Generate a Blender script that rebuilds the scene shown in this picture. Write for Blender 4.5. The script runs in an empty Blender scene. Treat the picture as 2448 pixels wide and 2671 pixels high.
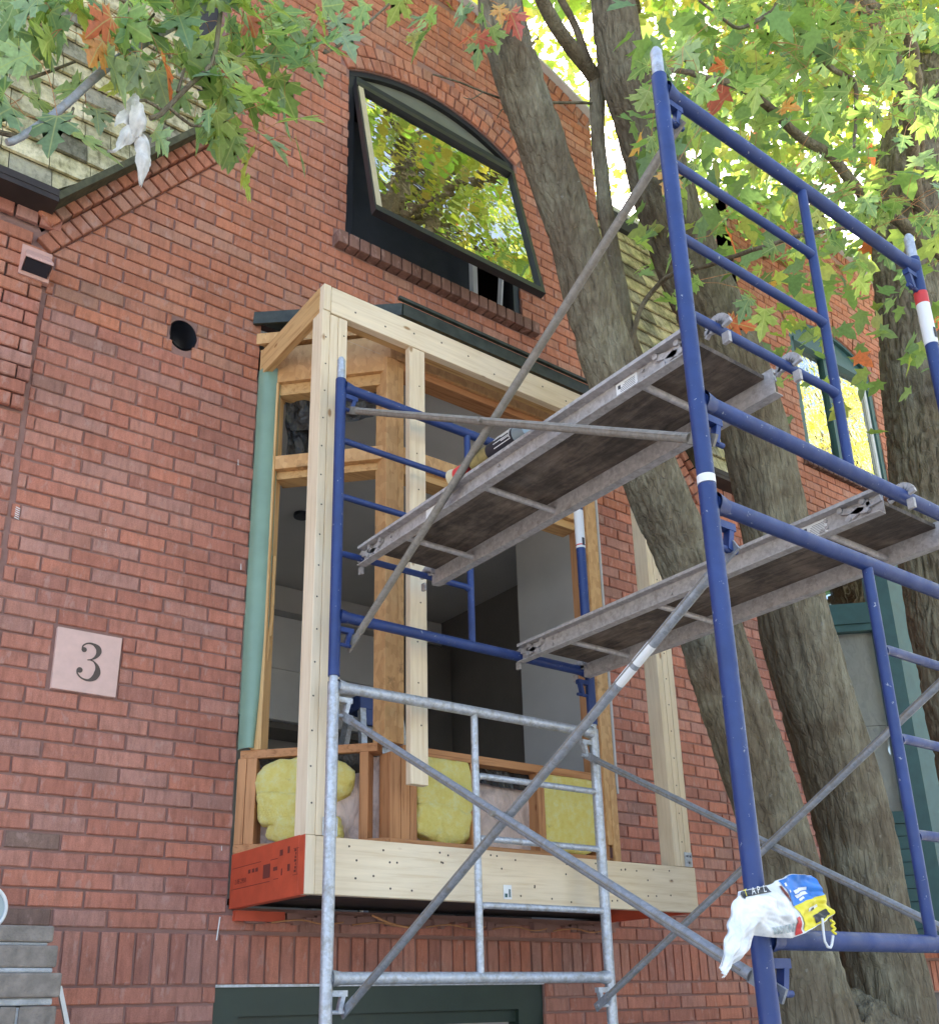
import bpy, math, random
import numpy as np
from mathutils import Vector, Matrix, noise
random.seed(7); rng = np.random.default_rng(11)
sc = bpy.context.scene; col = sc.collection
R_ = math.radians

# ------------------------------------------------------------------ camera
RC = np.array([[0.79949617, -0.6002241, -0.02317124], [0.19273225, 0.29287253, -0.93652547], [0.56891137, 0.74428269, 0.34983301]])
CP = np.array([0.0, -3.97432, 2.0]); FPX = 2662.54
cd = bpy.data.cameras.new('camera'); cam = bpy.data.objects.new('camera', cd); col.objects.link(cam)
cam.matrix_world = Matrix(((RC[0][0], -RC[1][0], -RC[2][0], CP[0]), (RC[0][1], -RC[1][1], -RC[2][1], CP[1]), (RC[0][2], -RC[1][2], -RC[2][2], CP[2]), (0, 0, 0, 1)))
cd.sensor_fit = 'VERTICAL'; cd.sensor_height = 36; cd.sensor_width = 36
cd.lens = 36 * FPX / 2671.0; cd.shift_y = (1632.0 - 1335.5) / 2671.0
cd.clip_start = .05; cd.clip_end = 500
sc.camera = cam

def pix(P):
    q = RC @ (np.asarray(P, float) - CP)
    if q[2] < .05: return None
    return 1224 + FPX * q[0] / q[2], 1632 + FPX * q[1] / q[2], q[2]

# ------------------------------------------------------------------ world, sun, exposure
SUN_AZ, SUN_EL = R_(28), R_(44)          # azimuth clockwise from +Y
w = bpy.data.worlds.new('World'); sc.world = w; w.use_nodes = True
nt = w.node_tree; nt.nodes.clear()
sky = nt.nodes.new('ShaderNodeTexSky'); sky.sky_type = 'NISHITA'; sky.sun_disc = False
sky.sun_elevation = SUN_EL; sky.sun_rotation = SUN_AZ; sky.air_density = 1.0; sky.dust_density = 4.0; sky.ozone_density = .6
bg = nt.nodes.new('ShaderNodeBackground'); bg.inputs[1].default_value = .15
wo = nt.nodes.new('ShaderNodeOutputWorld')
nt.links.new(sky.outputs[0], bg.inputs[0]); nt.links.new(bg.outputs[0], wo.inputs[0])
sd = bpy.data.lights.new('sun', 'SUN'); sd.energy = 4.5; sd.angle = R_(.6); sd.color = (1, .94, .84)
so = bpy.data.objects.new('sun', sd); col.objects.link(so)
sv = Vector((math.sin(SUN_AZ) * math.cos(SUN_EL), math.cos(SUN_AZ) * math.cos(SUN_EL), math.sin(SUN_EL)))
so.rotation_euler = sv.to_track_quat('Z', 'Y').to_euler()
sc.view_settings.view_transform = 'Standard'; sc.view_settings.look = 'None'
sc.view_settings.exposure = 2.3; sc.view_settings.gamma = 1.0
sc.render.engine = 'CYCLES'
try:
    sc.cycles.max_bounces = 10; sc.cycles.diffuse_bounces = 5; sc.cycles.transmission_bounces = 6; sc.cycles.transparent_max_bounces = 12
except Exception: pass

# ------------------------------------------------------------------ materials
def M(name): 
    m = bpy.data.materials.new(name); m.use_nodes = True
    n = m.node_tree.nodes; b = n['Principled BSDF']; return m, m.node_tree, b
def node(t, kind, **k):
    n = t.nodes.new(kind)
    for a, v in k.items():
        if a in n.inputs.keys() if isinstance(a, str) and hasattr(n.inputs, 'keys') else False: n.inputs[a].default_value = v
        else: setattr(n, a, v)
    return n
def coords(t, scale=(1, 1, 1), kind='pos', rot=(0, 0, 0)):
    if kind == 'pos': s = t.nodes.new('ShaderNodeNewGeometry').outputs['Position']
    else: s = t.nodes.new('ShaderNodeTexCoord').outputs['Object']
    mp = t.nodes.new('ShaderNodeMapping'); mp.inputs['Scale'].default_value = scale; mp.inputs['Rotation'].default_value = rot
    t.links.new(s, mp.inputs['Vector']); return mp.outputs[0]
def nz(t, vec, scale, detail=4, rough=.55, dist=0):
    n = t.nodes.new('ShaderNodeTexNoise'); n.inputs['Scale'].default_value = scale; n.inputs['Detail'].default_value = detail
    n.inputs['Roughness'].default_value = rough; n.inputs['Distortion'].default_value = dist
    t.links.new(vec, n.inputs['Vector']); return n.outputs['Fac']
def ramp(t, fac, stops):
    r = t.nodes.new('ShaderNodeValToRGB'); e = r.color_ramp.elements
    while len(e) < len(stops): e.new(.5)
    for i, (p, c) in enumerate(stops):
        e[i].position = p; e[i].color = (*c, 1) if len(c) == 3 else c
    t.links.new(fac, r.inputs[0]); return r.outputs[0]
def g(v): return (v, v, v)
def mix(t, fac, a, b, mode='MIX'):
    n = t.nodes.new('ShaderNodeMix'); n.data_type = 'RGBA'; n.blend_type = mode
    for i, v in ((0, fac), (6, a), (7, b)):
        if isinstance(v, (int, float)): n.inputs[i].default_value = v
        elif isinstance(v, tuple): n.inputs[i].default_value = (*v, 1)
        else: t.links.new(v, n.inputs[i])
    return n.outputs[2]
def bump(t, b, h, dist=.002, strength=1.0):
    n = t.nodes.new('ShaderNodeBump'); n.inputs['Distance'].default_value = dist; n.inputs['Strength'].default_value = strength
    t.links.new(h, n.inputs['Height']); t.links.new(n.outputs[0], b.inputs['Normal'])
def tintsrc(t, src):
    if src == 'obj': return t.nodes.new('ShaderNodeObjectInfo').outputs['Color']
    a = t.nodes.new('ShaderNodeAttribute'); a.attribute_name = 'tint'; return a.outputs['Color']

def mk_plain(name, c, rough=.7, metal=0, var=.12, scale=8, bd=0, spec=.5):
    m, t, b = M(name); v = coords(t)
    f = nz(t, v, scale, 5)
    c2 = tuple(x * (1 - var) for x in c); c3 = tuple(min(1, x * (1 + var)) for x in c)
    t.links.new(ramp(t, f, [(.3, c2), (.7, c3)]), b.inputs['Base Color'])
    b.inputs['Roughness'].default_value = rough; b.inputs['Metallic'].default_value = metal
    b.inputs['Specular IOR Level'].default_value = spec
    if bd: bump(t, b, nz(t, v, scale * 6, 4), bd)
    return m
def mk_tint(name, src, kind):
    m, t, b = M(name); base = tintsrc(t, src)
    if kind == 'brick':
        v1 = coords(t, (1, 1, .22)); v2 = coords(t)
        st = ramp(t, nz(t, v1, 42, 3, .6), [(.34, g(.76)), (.5, g(1.0)), (.62, g(1.08)), (.74, (1.25, 1.32, 1.34))])
        c = mix(t, .8, base, st, 'MULTIPLY')
        gr = ramp(t, nz(t, v2, 260, 3, .7), [(.3, g(.78)), (.7, g(1.18))])
        c = mix(t, .8, c, gr, 'MULTIPLY')
        bl = ramp(t, nz(t, v2, 2.1, 4), [(.33, g(.86)), (.67, g(1.1))])
        c = mix(t, 1, c, bl, 'MULTIPLY')
        ef = ramp(t, nz(t, coords(t, (1, 1, .45)), 24, 4, .65), [(.56, g(0)), (.64, g(.38)), (.8, g(.62))])
        c = mix(t, ef, c, (.50, .32, .27))
        dk = ramp(t, nz(t, coords(t, (1, 1, .6), rot=(.2, 0, 0)), 13, 5, .7), [(.58, g(0)), (.74, g(.45))])
        c = mix(t, dk, c, (.24, .13, .105))
        t.links.new(c, b.inputs['Base Color']); b.inputs['Roughness'].default_value = .86
        b.inputs['Specular IOR Level'].default_value = .25
        h = mix(t, .5, nz(t, v1, 90, 4, .7), nz(t, v2, 420, 3, .7))
        bump(t, b, h, .0035)
    elif kind == 'shingle':
        v1 = coords(t, (1, 1, .12)); v2 = coords(t)
        st = ramp(t, nz(t, v1, 30, 4, .65), [(.32, (.32, .31, .26)), (.5, (.9, .9, .9)), (.7, (1.12, 1.1, 1.0))])
        c = mix(t, .85, base, st, 'MULTIPLY')
        bl = ramp(t, nz(t, v2, 7, 6, .7), [(.38, (.4, .42, .3)), (.58, g(1.0))])
        c = mix(t, .75, c, bl, 'MULTIPLY')
        t.links.new(c, b.inputs['Base Color']); b.inputs['Roughness'].default_value = .9
        b.inputs['Specular IOR Level'].default_value = .2
        bump(t, b, nz(t, v1, 120, 4), .003)
    elif kind == 'leaf':
        t.nodes.remove(b); o = t.nodes['Material Output']
        v = coords(t); f = nz(t, v, 60, 3)
        c = mix(t, .5, base, ramp(t, f, [(.3, g(.7)), (.7, g(1.3))]), 'MULTIPLY')
        if src == 'obj':
            tc = t.nodes.new('ShaderNodeTexCoord'); sx = t.nodes.new('ShaderNodeSeparateXYZ'); t.links.new(tc.outputs['Object'], sx.inputs[0]); acc = None
            def mth(op, a_, b_):
                n_ = t.nodes.new('ShaderNodeMath'); n_.operation = op
                for i_, q_ in enumerate((a_, b_)):
                    if q_ is None: continue
                    if isinstance(q_, (int, float)): n_.inputs[i_].default_value = q_
                    else: t.links.new(q_, n_.inputs[i_])
                return n_.outputs[0]
            for an in (0, .84, -.84, 1.38, -1.38):
                l_ = mth('ABSOLUTE', mth('SUBTRACT', mth('MULTIPLY', sx.outputs[0], math.cos(an)), mth('MULTIPLY', sx.outputs[1], math.sin(an))), None)
                acc = l_ if acc is None else mth('MINIMUM', acc, l_)
            vn = ramp(t, acc, [(.0, g(.65)), (.022, g(0))]); c = mix(t, vn, c, (.42, .50, .24))
            sp_ = ramp(t, nz(t, v, 130, 3), [(.66, g(0)), (.72, g(.6))]); c = mix(t, sp_, c, (.16, .12, .05))
        d = t.nodes.new('ShaderNodeBsdfDiffuse'); tr = t.nodes.new('ShaderNodeBsdfTranslucent'); gl = t.nodes.new('ShaderNodeBsdfGlossy')
        gl.inputs['Roughness'].default_value = .38
        t.links.new(c, d.inputs[0]); c2 = mix(t, 1, c, (2.1, 1.9, .9), 'MULTIPLY'); t.links.new(c2, tr.inputs[0])
        s = t.nodes.new('ShaderNodeMixShader'); s.inputs[0].default_value = .5
        t.links.new(d.outputs[0], s.inputs[1]); t.links.new(tr.outputs[0], s.inputs[2])
        s2 = t.nodes.new('ShaderNodeMixShader'); s2.inputs[0].default_value = .035
        t.links.new(s.outputs[0], s2.inputs[1]); t.links.new(gl.outputs[0], s2.inputs[2])
        t.links.new(s2.outputs[0], o.inputs[0])
    return m
def mk_wood(name, c, dark, axis, rough=.65, knots=True):
    m, t, b = M(name)
    s = {'x': (.06, 1, 1), 'y': (1, .06, 1), 'z': (1, 1, .06)}[axis]
    v = coords(t, s); v2 = coords(t)
    f = nz(t, v, 55, 5, .6, .6)
    cc = ramp(t, f, [(.3, dark), (.5, c), (.75, tuple(min(.95, x * 1.1) for x in c))])
    f2 = nz(t, coords(t, tuple(.4 if q < 1 else q for q in s)), 3.0, 3)
    cc = mix(t, .6, cc, ramp(t, f2, [(.35, (.86, .8, .72)), (.65, (1.06, 1.05, 1.03))]), 'MULTIPLY')
    if knots:
        vo = t.nodes.new('ShaderNodeTexVoronoi'); vo.inputs['Scale'].default_value = 9
        t.links.new(coords(t, tuple(.45 if q < 1 else q for q in s)), vo.inputs['Vector'])
        kk = ramp(t, vo.outputs['Distance'], [(.05, (.42, .25, .12)), (.10, g(1))])
        cc = mix(t, .85, cc, kk, 'MULTIPLY')
    t.links.new(cc, b.inputs['Base Color']); b.inputs['Roughness'].default_value = rough
    b.inputs['Specular IOR Level'].default_value = .3
    bump(t, b, f, .0012)
    return m
def mk_osb(name):
    m, t, b = M(name); v = coords(t, (1, 1, 1), rot=(.3, .5, .2))
    vo = t.nodes.new('ShaderNodeTexVoronoi'); vo.inputs['Scale'].default_value = 62; t.links.new(coords(t, (1, .6, .45), rot=(.1, .35, .2)), vo.inputs['Vector'])
    hs = t.nodes.new('ShaderNodeSeparateColor'); t.links.new(vo.outputs['Color'], hs.inputs[0])
    c = ramp(t, hs.outputs[0], [(.0, (.52, .29, .12)), (.5, (.60, .345, .145)), (1, (.66, .40, .18))])
    st = ramp(t, nz(t, v, 6, 6, .7), [(.30, (.3, .27, .25)), (.40, g(1))])
    c = mix(t, .8, c, st, 'MULTIPLY')
    t.links.new(c, b.inputs['Base Color']); b.inputs['Roughness'].default_value = .75
    bump(t, b, hs.outputs[1], .002); return m
def mk_paint(name, c, chip, rough=.42, amount=.74, metal=0.0):
    m, t, b = M(name); v = coords(t)
    f = nz(t, v, 55, 6, .7); base = ramp(t, nz(t, v, 9, 4), [(.3, tuple(x * .82 for x in c)), (.7, tuple(x * 1.15 for x in c))])
    k = ramp(t, f, [(amount, g(0)), (amount + .03, g(1))])
    t.links.new(mix(t, k, base, chip), b.inputs['Base Color'])
    t.links.new(ramp(t, nz(t, v, 30, 4), [(.3, g(rough - .1)), (.7, g(rough + .15))]), b.inputs['Roughness'])
    b.inputs['Metallic'].default_value = metal
    bump(t, b, f, .0006); return m
def mk_galv(name, c, metal=.55, rough=.42, dirt=(.30, .27, .22)):
    m, t, b = M(name); v = coords(t)
    vo = t.nodes.new('ShaderNodeTexVoronoi'); vo.inputs['Scale'].default_value = 90; t.links.new(v, vo.inputs['Vector'])
    hs = t.nodes.new('ShaderNodeSeparateColor'); t.links.new(vo.outputs['Color'], hs.inputs[0])
    cc = ramp(t, hs.outputs[0], [(0, tuple(x * .85 for x in c)), (1, tuple(min(1, x * 1.12) for x in c))])
    k = ramp(t, nz(t, v, 22, 6, .72), [(.5, g(0)), (.68, g(.8))])
    t.links.new(mix(t, k, cc, dirt), b.inputs['Base Color']); b.inputs['Metallic'].default_value = metal
    t.links.new(ramp(t, nz(t, v, 40, 4), [(.3, g(rough - .08)), (.7, g(rough + .2))]), b.inputs['Roughness'])
    bump(t, b, nz(t, v, 160, 4), .0008); return m
def mk_bark(name):
    m, t, b = M(name); v1 = coords(t, (1, 1, .28)); v2 = coords(t)
    f = nz(t, v1, 24, 8, .68, .4)
    c = ramp(t, f, [(.28, (.112, .094, .073)), (.5, (.182, .158, .127)), (.72, (.262, .235, .195))])
    li = ramp(t, nz(t, v2, 3.2, 5, .65), [(.42, (.8, .74, .62)), (.62, (1.15, 1.18, 1.02))])
    c = mix(t, 1, c, li, 'MULTIPLY')
    ws = ramp(t, nz(t, v2, 34, 4, .6), [(.66, g(0)), (.74, g(.55))])
    c = mix(t, ws, c, (.30, .29, .25))
    t.links.new(c, b.inputs['Base Color']); b.inputs['Roughness'].default_value = .95; b.inputs['Specular IOR Level'].default_value = .15
    wp = mix(t, .035, coords(t, (1, 1, .2)), nz(t, v2, 9, 4)); vo = t.nodes.new('ShaderNodeTexVoronoi'); vo.feature = 'DISTANCE_TO_EDGE'; vo.inputs['Scale'].default_value = 46; t.links.new(wp, vo.inputs['Vector'])
    e = ramp(t, vo.outputs['Distance'], [(0, g(0)), (.16, g(1))])
    h = mix(t, .45, mix(t, .4, f, nz(t, coords(t, (1, 1, .4)), 110, 5, .7)), e)
    bump(t, b, h, .008); return m
def mk_glass(name, tint=(.8, .85, .85), refl=.6):
    m, t, b = M(name); t.nodes.remove(b); o = t.nodes['Material Output']
    gl = t.nodes.new('ShaderNodeBsdfGlossy'); gl.inputs['Roughness'].default_value = .01; gl.inputs['Color'].default_value = (.93, .94, .90, 1)
    tr = t.nodes.new('ShaderNodeBsdfTransparent'); tr.inputs[0].default_value = (*tint, 1)
    s = t.nodes.new('ShaderNodeMixShader')
    fr = t.nodes.new('ShaderNodeFresnel'); fr.inputs[0].default_value = 1.5
    r = ramp(t, fr.outputs[0], [(0, g(refl)), (.4, g(.85)), (1, g(1))])
    wv = nz(t, coords(t), 5, 2); bp = t.nodes.new('ShaderNodeBump'); bp.inputs['Distance'].default_value = .004
    t.links.new(wv, bp.inputs['Height']); t.links.new(bp.outputs[0], gl.inputs['Normal'])
    t.links.new(r, s.inputs[0]); t.links.new(tr.outputs[0], s.inputs[1]); t.links.new(gl.outputs[0], s.inputs[2])
    t.links.new(s.outputs[0], o.inputs[0]); return m
def mk_fluff(name):
    m, t, b = M(name); v = coords(t)
    c = ramp(t, nz(t, v, 26, 6, .7), [(.3, (.90, .74, .20)), (.5, (.96, .83, .28)), (.7, (.97, .91, .46))])
    k = ramp(t, nz(t, v, 7, 6, .75), [(.64, g(0)), (.74, g(.75))])
    t.links.new(mix(t, k, c, (.24, .23, .17)), b.inputs['Base Color']); b.inputs['Roughness'].default_value = 1
    b.inputs['Specular IOR Level'].default_value = .05
    b.inputs['Subsurface Weight'].default_value = .25; b.inputs['Subsurface Radius'].default_value = (.03, .025, .01); b.inputs['Subsurface Scale'].default_value = .5
    bump(t, b, nz(t, coords(t, (1, 1, .5), rot=(.6, .4, .9)), 150, 7, .85), .014); return m
def mk_poly(name, c, rough=.25, bd=.02, alpha=1):
    m, t, b = M(name); v = coords(t, (1, 1, .5), rot=(.2, .5, .3))
    f = nz(t, v, 14, 5, .6, 1.5)
    t.links.new(ramp(t, f, [(.3, tuple(x * .7 for x in c)), (.7, tuple(min(1, x * 1.25) for x in c))]), b.inputs['Base Color'])
    b.inputs['Roughness'].default_value = rough; bump(t, b, f, bd); return m
def mk_ply(name):
    m, t, b = M(name); v = coords(t, (1, .18, 1)); v2 = coords(t)
    f = nz(t, v, 26, 7, .7, .8)
    c = ramp(t, f, [(.3, (.062, .044, .032)), (.5, (.175, .126, .09)), (.7, (.27, .208, .156))])
    k = ramp(t, nz(t, v2, 5, 6, .7), [(.4, g(.5)), (.6, g(1.15))])
    t.links.new(mix(t, 1, c, k, 'MULTIPLY'), b.inputs['Base Color']); b.inputs['Roughness'].default_value = .8
    bump(t, b, f, .004); return m
def mk_mortar(name, c=(.315, .178, .148)):
    m, t, b = M(name); v = coords(t)
    t.links.new(mix(t, ramp(t, nz(t, v, 7, 5), [(.3, g(.3)), (.7, g(.8))]), tuple(x * .8 for x in c), tuple(x * 1.25 for x in c)), b.inputs['Base Color'])
    b.inputs['Roughness'].default_value = .95; bump(t, b, nz(t, v, 240, 5, .7), .006); return m

MB_ = {}
mat = MB_
mat['brick_o'] = mk_tint('brick_face', 'obj', 'brick'); mat['brick_a'] = mk_tint('brick_face_joined', 'attr', 'brick')
mat['shingle_o'] = mk_tint('cedar_shingle', 'obj', 'shingle'); mat['shingle_a'] = mk_tint('cedar_shingle_joined', 'attr', 'shingle')
mat['leaf_o'] = mk_tint('maple_leaf', 'obj', 'leaf'); mat['leaf_a'] = mk_tint('maple_leaf_joined', 'attr', 'leaf')
mat['mortar'] = mk_mortar('mortar')
for a in 'xyz':
    mat['spruce_' + a] = mk_wood('spruce_' + a, (.80, .675, .495), (.72, .575, .385), a)
    mat['fir_' + a] = mk_wood('aged_fir_' + a, (.50, .25, .115), (.33, .145, .06), a)
    mat['pine_' + a] = mk_wood('yellowed_pine_' + a, (.60, .38, .17), (.42, .22, .08), a)
mat['osb'] = mk_osb('strand_board')
mat['red'] = mk_plain('red_sealed_beam', (.52, .075, .03), .55, var=.1, scale=14, bd=.0008)
mat['ink'] = mk_plain('dark_ink', (.16, .03, .02), .7)
mat['blue'] = mk_paint('blue_enamel', (.019, .044, .168), (.33, .35, .38), .45, .65)
mat['galv'] = mk_galv('galvanised_steel', (.50, .53, .58), .5)
mat['brace'] = mk_galv('weathered_steel_tube', (.30, .315, .34), .35, .5, (.26, .22, .17))
mat['mud'] = mk_galv('muddy_steel_tube', (.26, .235, .20), .1, .7, (.21, .175, .13))
mat['alu'] = mk_galv('dull_aluminium', (.45, .42, .405), .2, .5, (.27, .235, .21))
mat['ply'] = mk_ply('dirty_plywood')
mat['bark'] = mk_bark('maple_bark')
mat['glass'] = mk_glass('window_glass', refl=.55); mat['glass2'] = mk_glass('blind_window_glass', (.97, .98, .98), refl=.09)
mat['black'] = mk_plain('black_window_frame', (.018, .018, .02), .45, var=.2)
mat['slate'] = mk_plain('charcoal_panel', (.055, .059, .066), .6, var=.15)
mat['olive'] = mk_plain('grey_olive_panel', (.155, .16, .12), .5, var=.1)
mat['cream'] = mk_plain('cream_vinyl', (.55, .47, .30), .5)
mat['white'] = mk_plain('white_paint', (.78, .78, .76), .5, var=.05)
mat['tag'] = mk_plain('white_label_paper', (.8, .8, .79), .5, var=.04)
mat['redtag'] = mk_plain('red_label_print', (.62, .05, .05), .5)
mat['sage'] = mk_plain('sage_green_paint', (.20, .315, .235), .45, var=.07)
mat['green'] = mk_plain('teal_green_paint', (.028, .088, .088), .5, var=.14, scale=12)
mat['dgreen'] = mk_plain('dark_green_paint', (.018, .035, .026), .45, var=.15)
mat['gdark'] = mk_plain('mossy_green_metal', (.034, .040, .030), .5, var=.5, scale=16)
mat['drywall'] = mk_plain('grey_drywall', (.50, .49, .47), .85, var=.06, scale=3)
mat['ceil'] = mk_plain('ceiling_paint', (.60, .585, .555), .9, var=.06, scale=2)
mat['tile'] = mk_plain('white_wall_panel', (.80, .81, .82), .4, var=.03)
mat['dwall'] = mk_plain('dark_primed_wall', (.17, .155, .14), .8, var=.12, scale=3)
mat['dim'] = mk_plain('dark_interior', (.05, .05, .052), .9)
mat['fluff'] = mk_fluff('yellow_fibreglass'); mat['poly'] = mk_poly('vapour_barrier', (.56, .44, .39), .3)
mat['bpoly'] = mk_poly('black_polythene', (.02, .02, .021), .22)
mat['pink'] = mk_plain('pink_terracotta_paint', (.60, .34, .27), .6, var=.08, scale=20)
mat['stone'] = mk_plain('pink_limestone', (.66, .44, .375), .8, var=.05, scale=30, bd=.0006)
mat['groove'] = mk_plain('dark_brown_groove', (.10, .075, .062), .9)
mat['eave'] = mk_plain('dark_brown_eave', (.030, .020, .016), .7, var=.3)
mat['moss'] = mk_plain('mossy_drip_edge', (.07, .068, .035), .9, var=.4, scale=30)
mat['coping'] = mk_plain('pale_metal_coping', (.6, .6, .6), .4)
mat['pier'] = mk_plain('grey_brown_pier_brick', (.235, .20, .17), .9, var=.3, scale=24, bd=.004)
mat['pierm'] = mk_plain('pale_pier_mortar', (.44, .45, .46), .9, var=.25, scale=30, bd=.004)
mat['lid'] = mk_plain('frosted_plastic_lid', (.42, .49, .50), .35, var=.05)
mat['rag'] = mk_plain('dirty_white_cloth', (.66, .64, .60), .85, var=.16, scale=40, bd=.003)
mat['yellow'] = mk_plain('yellow_print', (.85, .72, .03), .4, var=.06)
mat['bprint'] = mk_plain('blue_print', (.03, .20, .62), .4, var=.25, scale=30)
mat['kprint'] = mk_plain('black_print', (.02, .022, .03), .4)
mat['gold'] = mk_plain('gold_print', (.27, .21, .08), .4, var=.3, scale=60)
mat['clear'] = mk_plain('grey_cap', (.28, .33, .34), .3)
mat['asphalt'] = mk_plain('asphalt', (.055, .055, .057), .9, var=.2, scale=30)
mat['paving'] = mk_plain('pale_concrete', (.38, .365, .34), .9, var=.12, scale=4)
mat['roof'] = mk_plain('roof_membrane', (.12, .12, .12), .9)
mat['soil'] = mk_plain('fungus_orange', (.26, .11, .04), .8, var=.4, scale=60)

# ------------------------------------------------------------------ object helpers
WL = {}                                   # world origin of each root
def link(o, parent=None):
    col.objects.link(o)
    if parent: o.parent = parent
    return o
def thing(name, label, cat, loc=(0, 0, 0), group=None):
    o = bpy.data.objects.new(name, None); o.empty_display_size = .1; link(o)
    o.location = loc; WL[o.name] = Vector(loc); o['label'] = label; o['category'] = cat
    if group: o['group'] = group
    return o
def tag(o, label, cat, group=None):
    o['label'] = label; o['category'] = cat
    if group: o['group'] = group
    return o
def origin(p): return WL[p.name] if p else Vector((0, 0, 0))
class MB:
    def __init__(s): s.v = []; s.f = []; s.c = []; s.sm = []; s.p = []
    def add(s, vs, fs, c=None, smooth=False):
        k = len(s.v); s.p.append((list(vs), list(fs), c, smooth)); s.v += [tuple(x) for x in vs]
        for f in fs: s.f.append(tuple(i + k for i in f)); s.c.append(c); s.sm.append(smooth)
        return s
    def box(s, a, b, c=None):
        x0, y0, z0 = (min(a[i], b[i]) for i in range(3)); x1, y1, z1 = (max(a[i], b[i]) for i in range(3))
        return s.add([(x0, y0, z0), (x1, y0, z0), (x1, y1, z0), (x0, y1, z0), (x0, y0, z1), (x1, y0, z1), (x1, y1, z1), (x0, y1, z1)],
                     [(0, 3, 2, 1), (4, 5, 6, 7), (0, 1, 5, 4), (1, 2, 6, 5), (2, 3, 7, 6), (3, 0, 4, 7)], c)
    def bar(s, p, q, wa, wb, up=(0, 0, 1), c=None):      # board from p to q, wa along 'side', wb along 'up'
        p = Vector(p); q = Vector(q); d = (q - p).normalized(); sd_ = d.cross(Vector(up)).normalized(); u = sd_.cross(d).normalized()
        vs = []
        for e in (p, q):
            for i, j in ((-1, -1), (1, -1), (1, 1), (-1, 1)): vs.append(e + sd_ * wa / 2 * i + u * wb / 2 * j)
        return s.add(vs, [(0, 1, 2, 3), (7, 6, 5, 4), (0, 4, 5, 1), (1, 5, 6, 2), (2, 6, 7, 3), (3, 7, 4, 0)], c)
    def tube(s, pts, rad, n=16, cap=True, c=None):
        pts = [Vector(p) for p in pts]; rad = rad if hasattr(rad, '__len__') else [rad] * len(pts)
        t0 = (pts[1] - pts[0]).normalized(); u = t0.orthogonal().normalized(); vs = []
        for i, p in enumerate(pts):
            t = (pts[min(i + 1, len(pts) - 1)] - pts[max(i - 1, 0)]).normalized()
            u = (u - t * u.dot(t)).normalized(); w_ = t.cross(u)
            for k in range(n):
                a = 2 * math.pi * k / n; vs.append(p + (u * math.cos(a) + w_ * math.sin(a)) * rad[i])
        fs = [(i * n + k, i * n + (k + 1) % n, (i + 1) * n + (k + 1) % n, (i + 1) * n + k) for i in range(len(pts) - 1) for k in range(n)]
        s.add(vs, fs, c, True)
        if cap: s.add(vs[:n], [tuple(reversed(range(n)))], c); s.add(vs[-n:], [tuple(range(n))], c)
        return s
    def prism(s, poly, axis_pt, thick, c=None):           # poly: 3d pts, extruded by vector thick
        n = len(poly); t = Vector(thick); a = [Vector(p) for p in poly]; b = [p + t for p in a]
        return s.add(a + b, [tuple(range(n)), tuple(reversed(range(n, 2 * n)))] + [(i, n + i, n + (i + 1) % n, (i + 1) % n) for i in range(n)], c)
    def mesh(s, name, m, off=(0, 0, 0)):
        me = bpy.data.meshes.new(name); o = Vector(off)
        me.from_pydata([tuple(Vector(v) - o) for v in s.v], [], s.f)
        me.polygons.foreach_set('use_smooth', s.sm)
        if any(c is not None for c in s.c):
            at = me.color_attributes.new('tint', 'FLOAT_COLOR', 'CORNER')
            cols = np.ones((len(me.loops), 4), np.float32); li = 0
            for f, c in zip(s.f, s.c):
                if c is not None: cols[li:li + len(f), :3] = c
                li += len(f)
            at.data.foreach_set('color', cols.ravel())
        me.materials.append(m); me.update(); return me
    def build(s, name, m, parent=None, loc=None, kind=None, label=None, bevel=0):
        off = origin(parent) if parent else Vector(loc or (0, 0, 0))
        o = bpy.data.objects.new(name, s.mesh(name, m, off)); link(o, parent)
        if parent: WL[o.name] = off
        else: o.location = off; WL[o.name] = off
        if kind: o['kind'] = kind
        if label: o['label'] = label
        if bevel:
            bm_ = o.modifiers.new('bevel', 'BEVEL'); bm_.width = bevel; bm_.segments = 2; bm_.limit_method = 'ANGLE'
        return o
def build_each(mb, name, m, parent=None, **k):
    return [MB().add(*p).build(name, m, parent, **k) for p in mb.p]
def inst(name, me, parent, loc, scale=(1, 1, 1), rot=None, color=None):
    o = bpy.data.objects.new(name, me); link(o, parent); o.location = Vector(loc) - origin(parent); o.scale = scale
    if rot is not None: o.rotation_euler = rot
    if color is not None: o.color = (*color, 1)
    return o
def clip(poly, a, b):          # keep the part of a 2-d polygon left of the line a->b
    out = []; n = len(poly); d = (b[0] - a[0], b[1] - a[1])
    sd_ = lambda p: d[0] * (p[1] - a[1]) - d[1] * (p[0] - a[0])
    for i in range(n):
        p, q = poly[i], poly[(i + 1) % n]; sp, sq = sd_(p), sd_(q)
        if sp >= 0: out.append(p)
        if sp * sq < 0:
            k = sp / (sp - sq); out.append((p[0] + (q[0] - p[0]) * k, p[1] + (q[1] - p[1]) * k))
    return out
def smooth_path(P, step=.05):
    P = [Vector(p) for p in P]; out = []
    for i in range(len(P) - 1):
        p0, p1, p2, p3 = P[max(i - 1, 0)], P[i], P[i + 1], P[min(i + 2, len(P) - 1)]
        n = max(2, int((p2 - p1).length / step))
        for k in range(n):
            t = k / n
            out.append(.5 * ((2 * p1) + (p2 - p0) * t + (2 * p0 - 5 * p1 + 4 * p2 - p3) * t * t + (3 * p1 - p0 - 3 * p2 + p3) * t ** 3))
    out.append(P[-1]); return out

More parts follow.
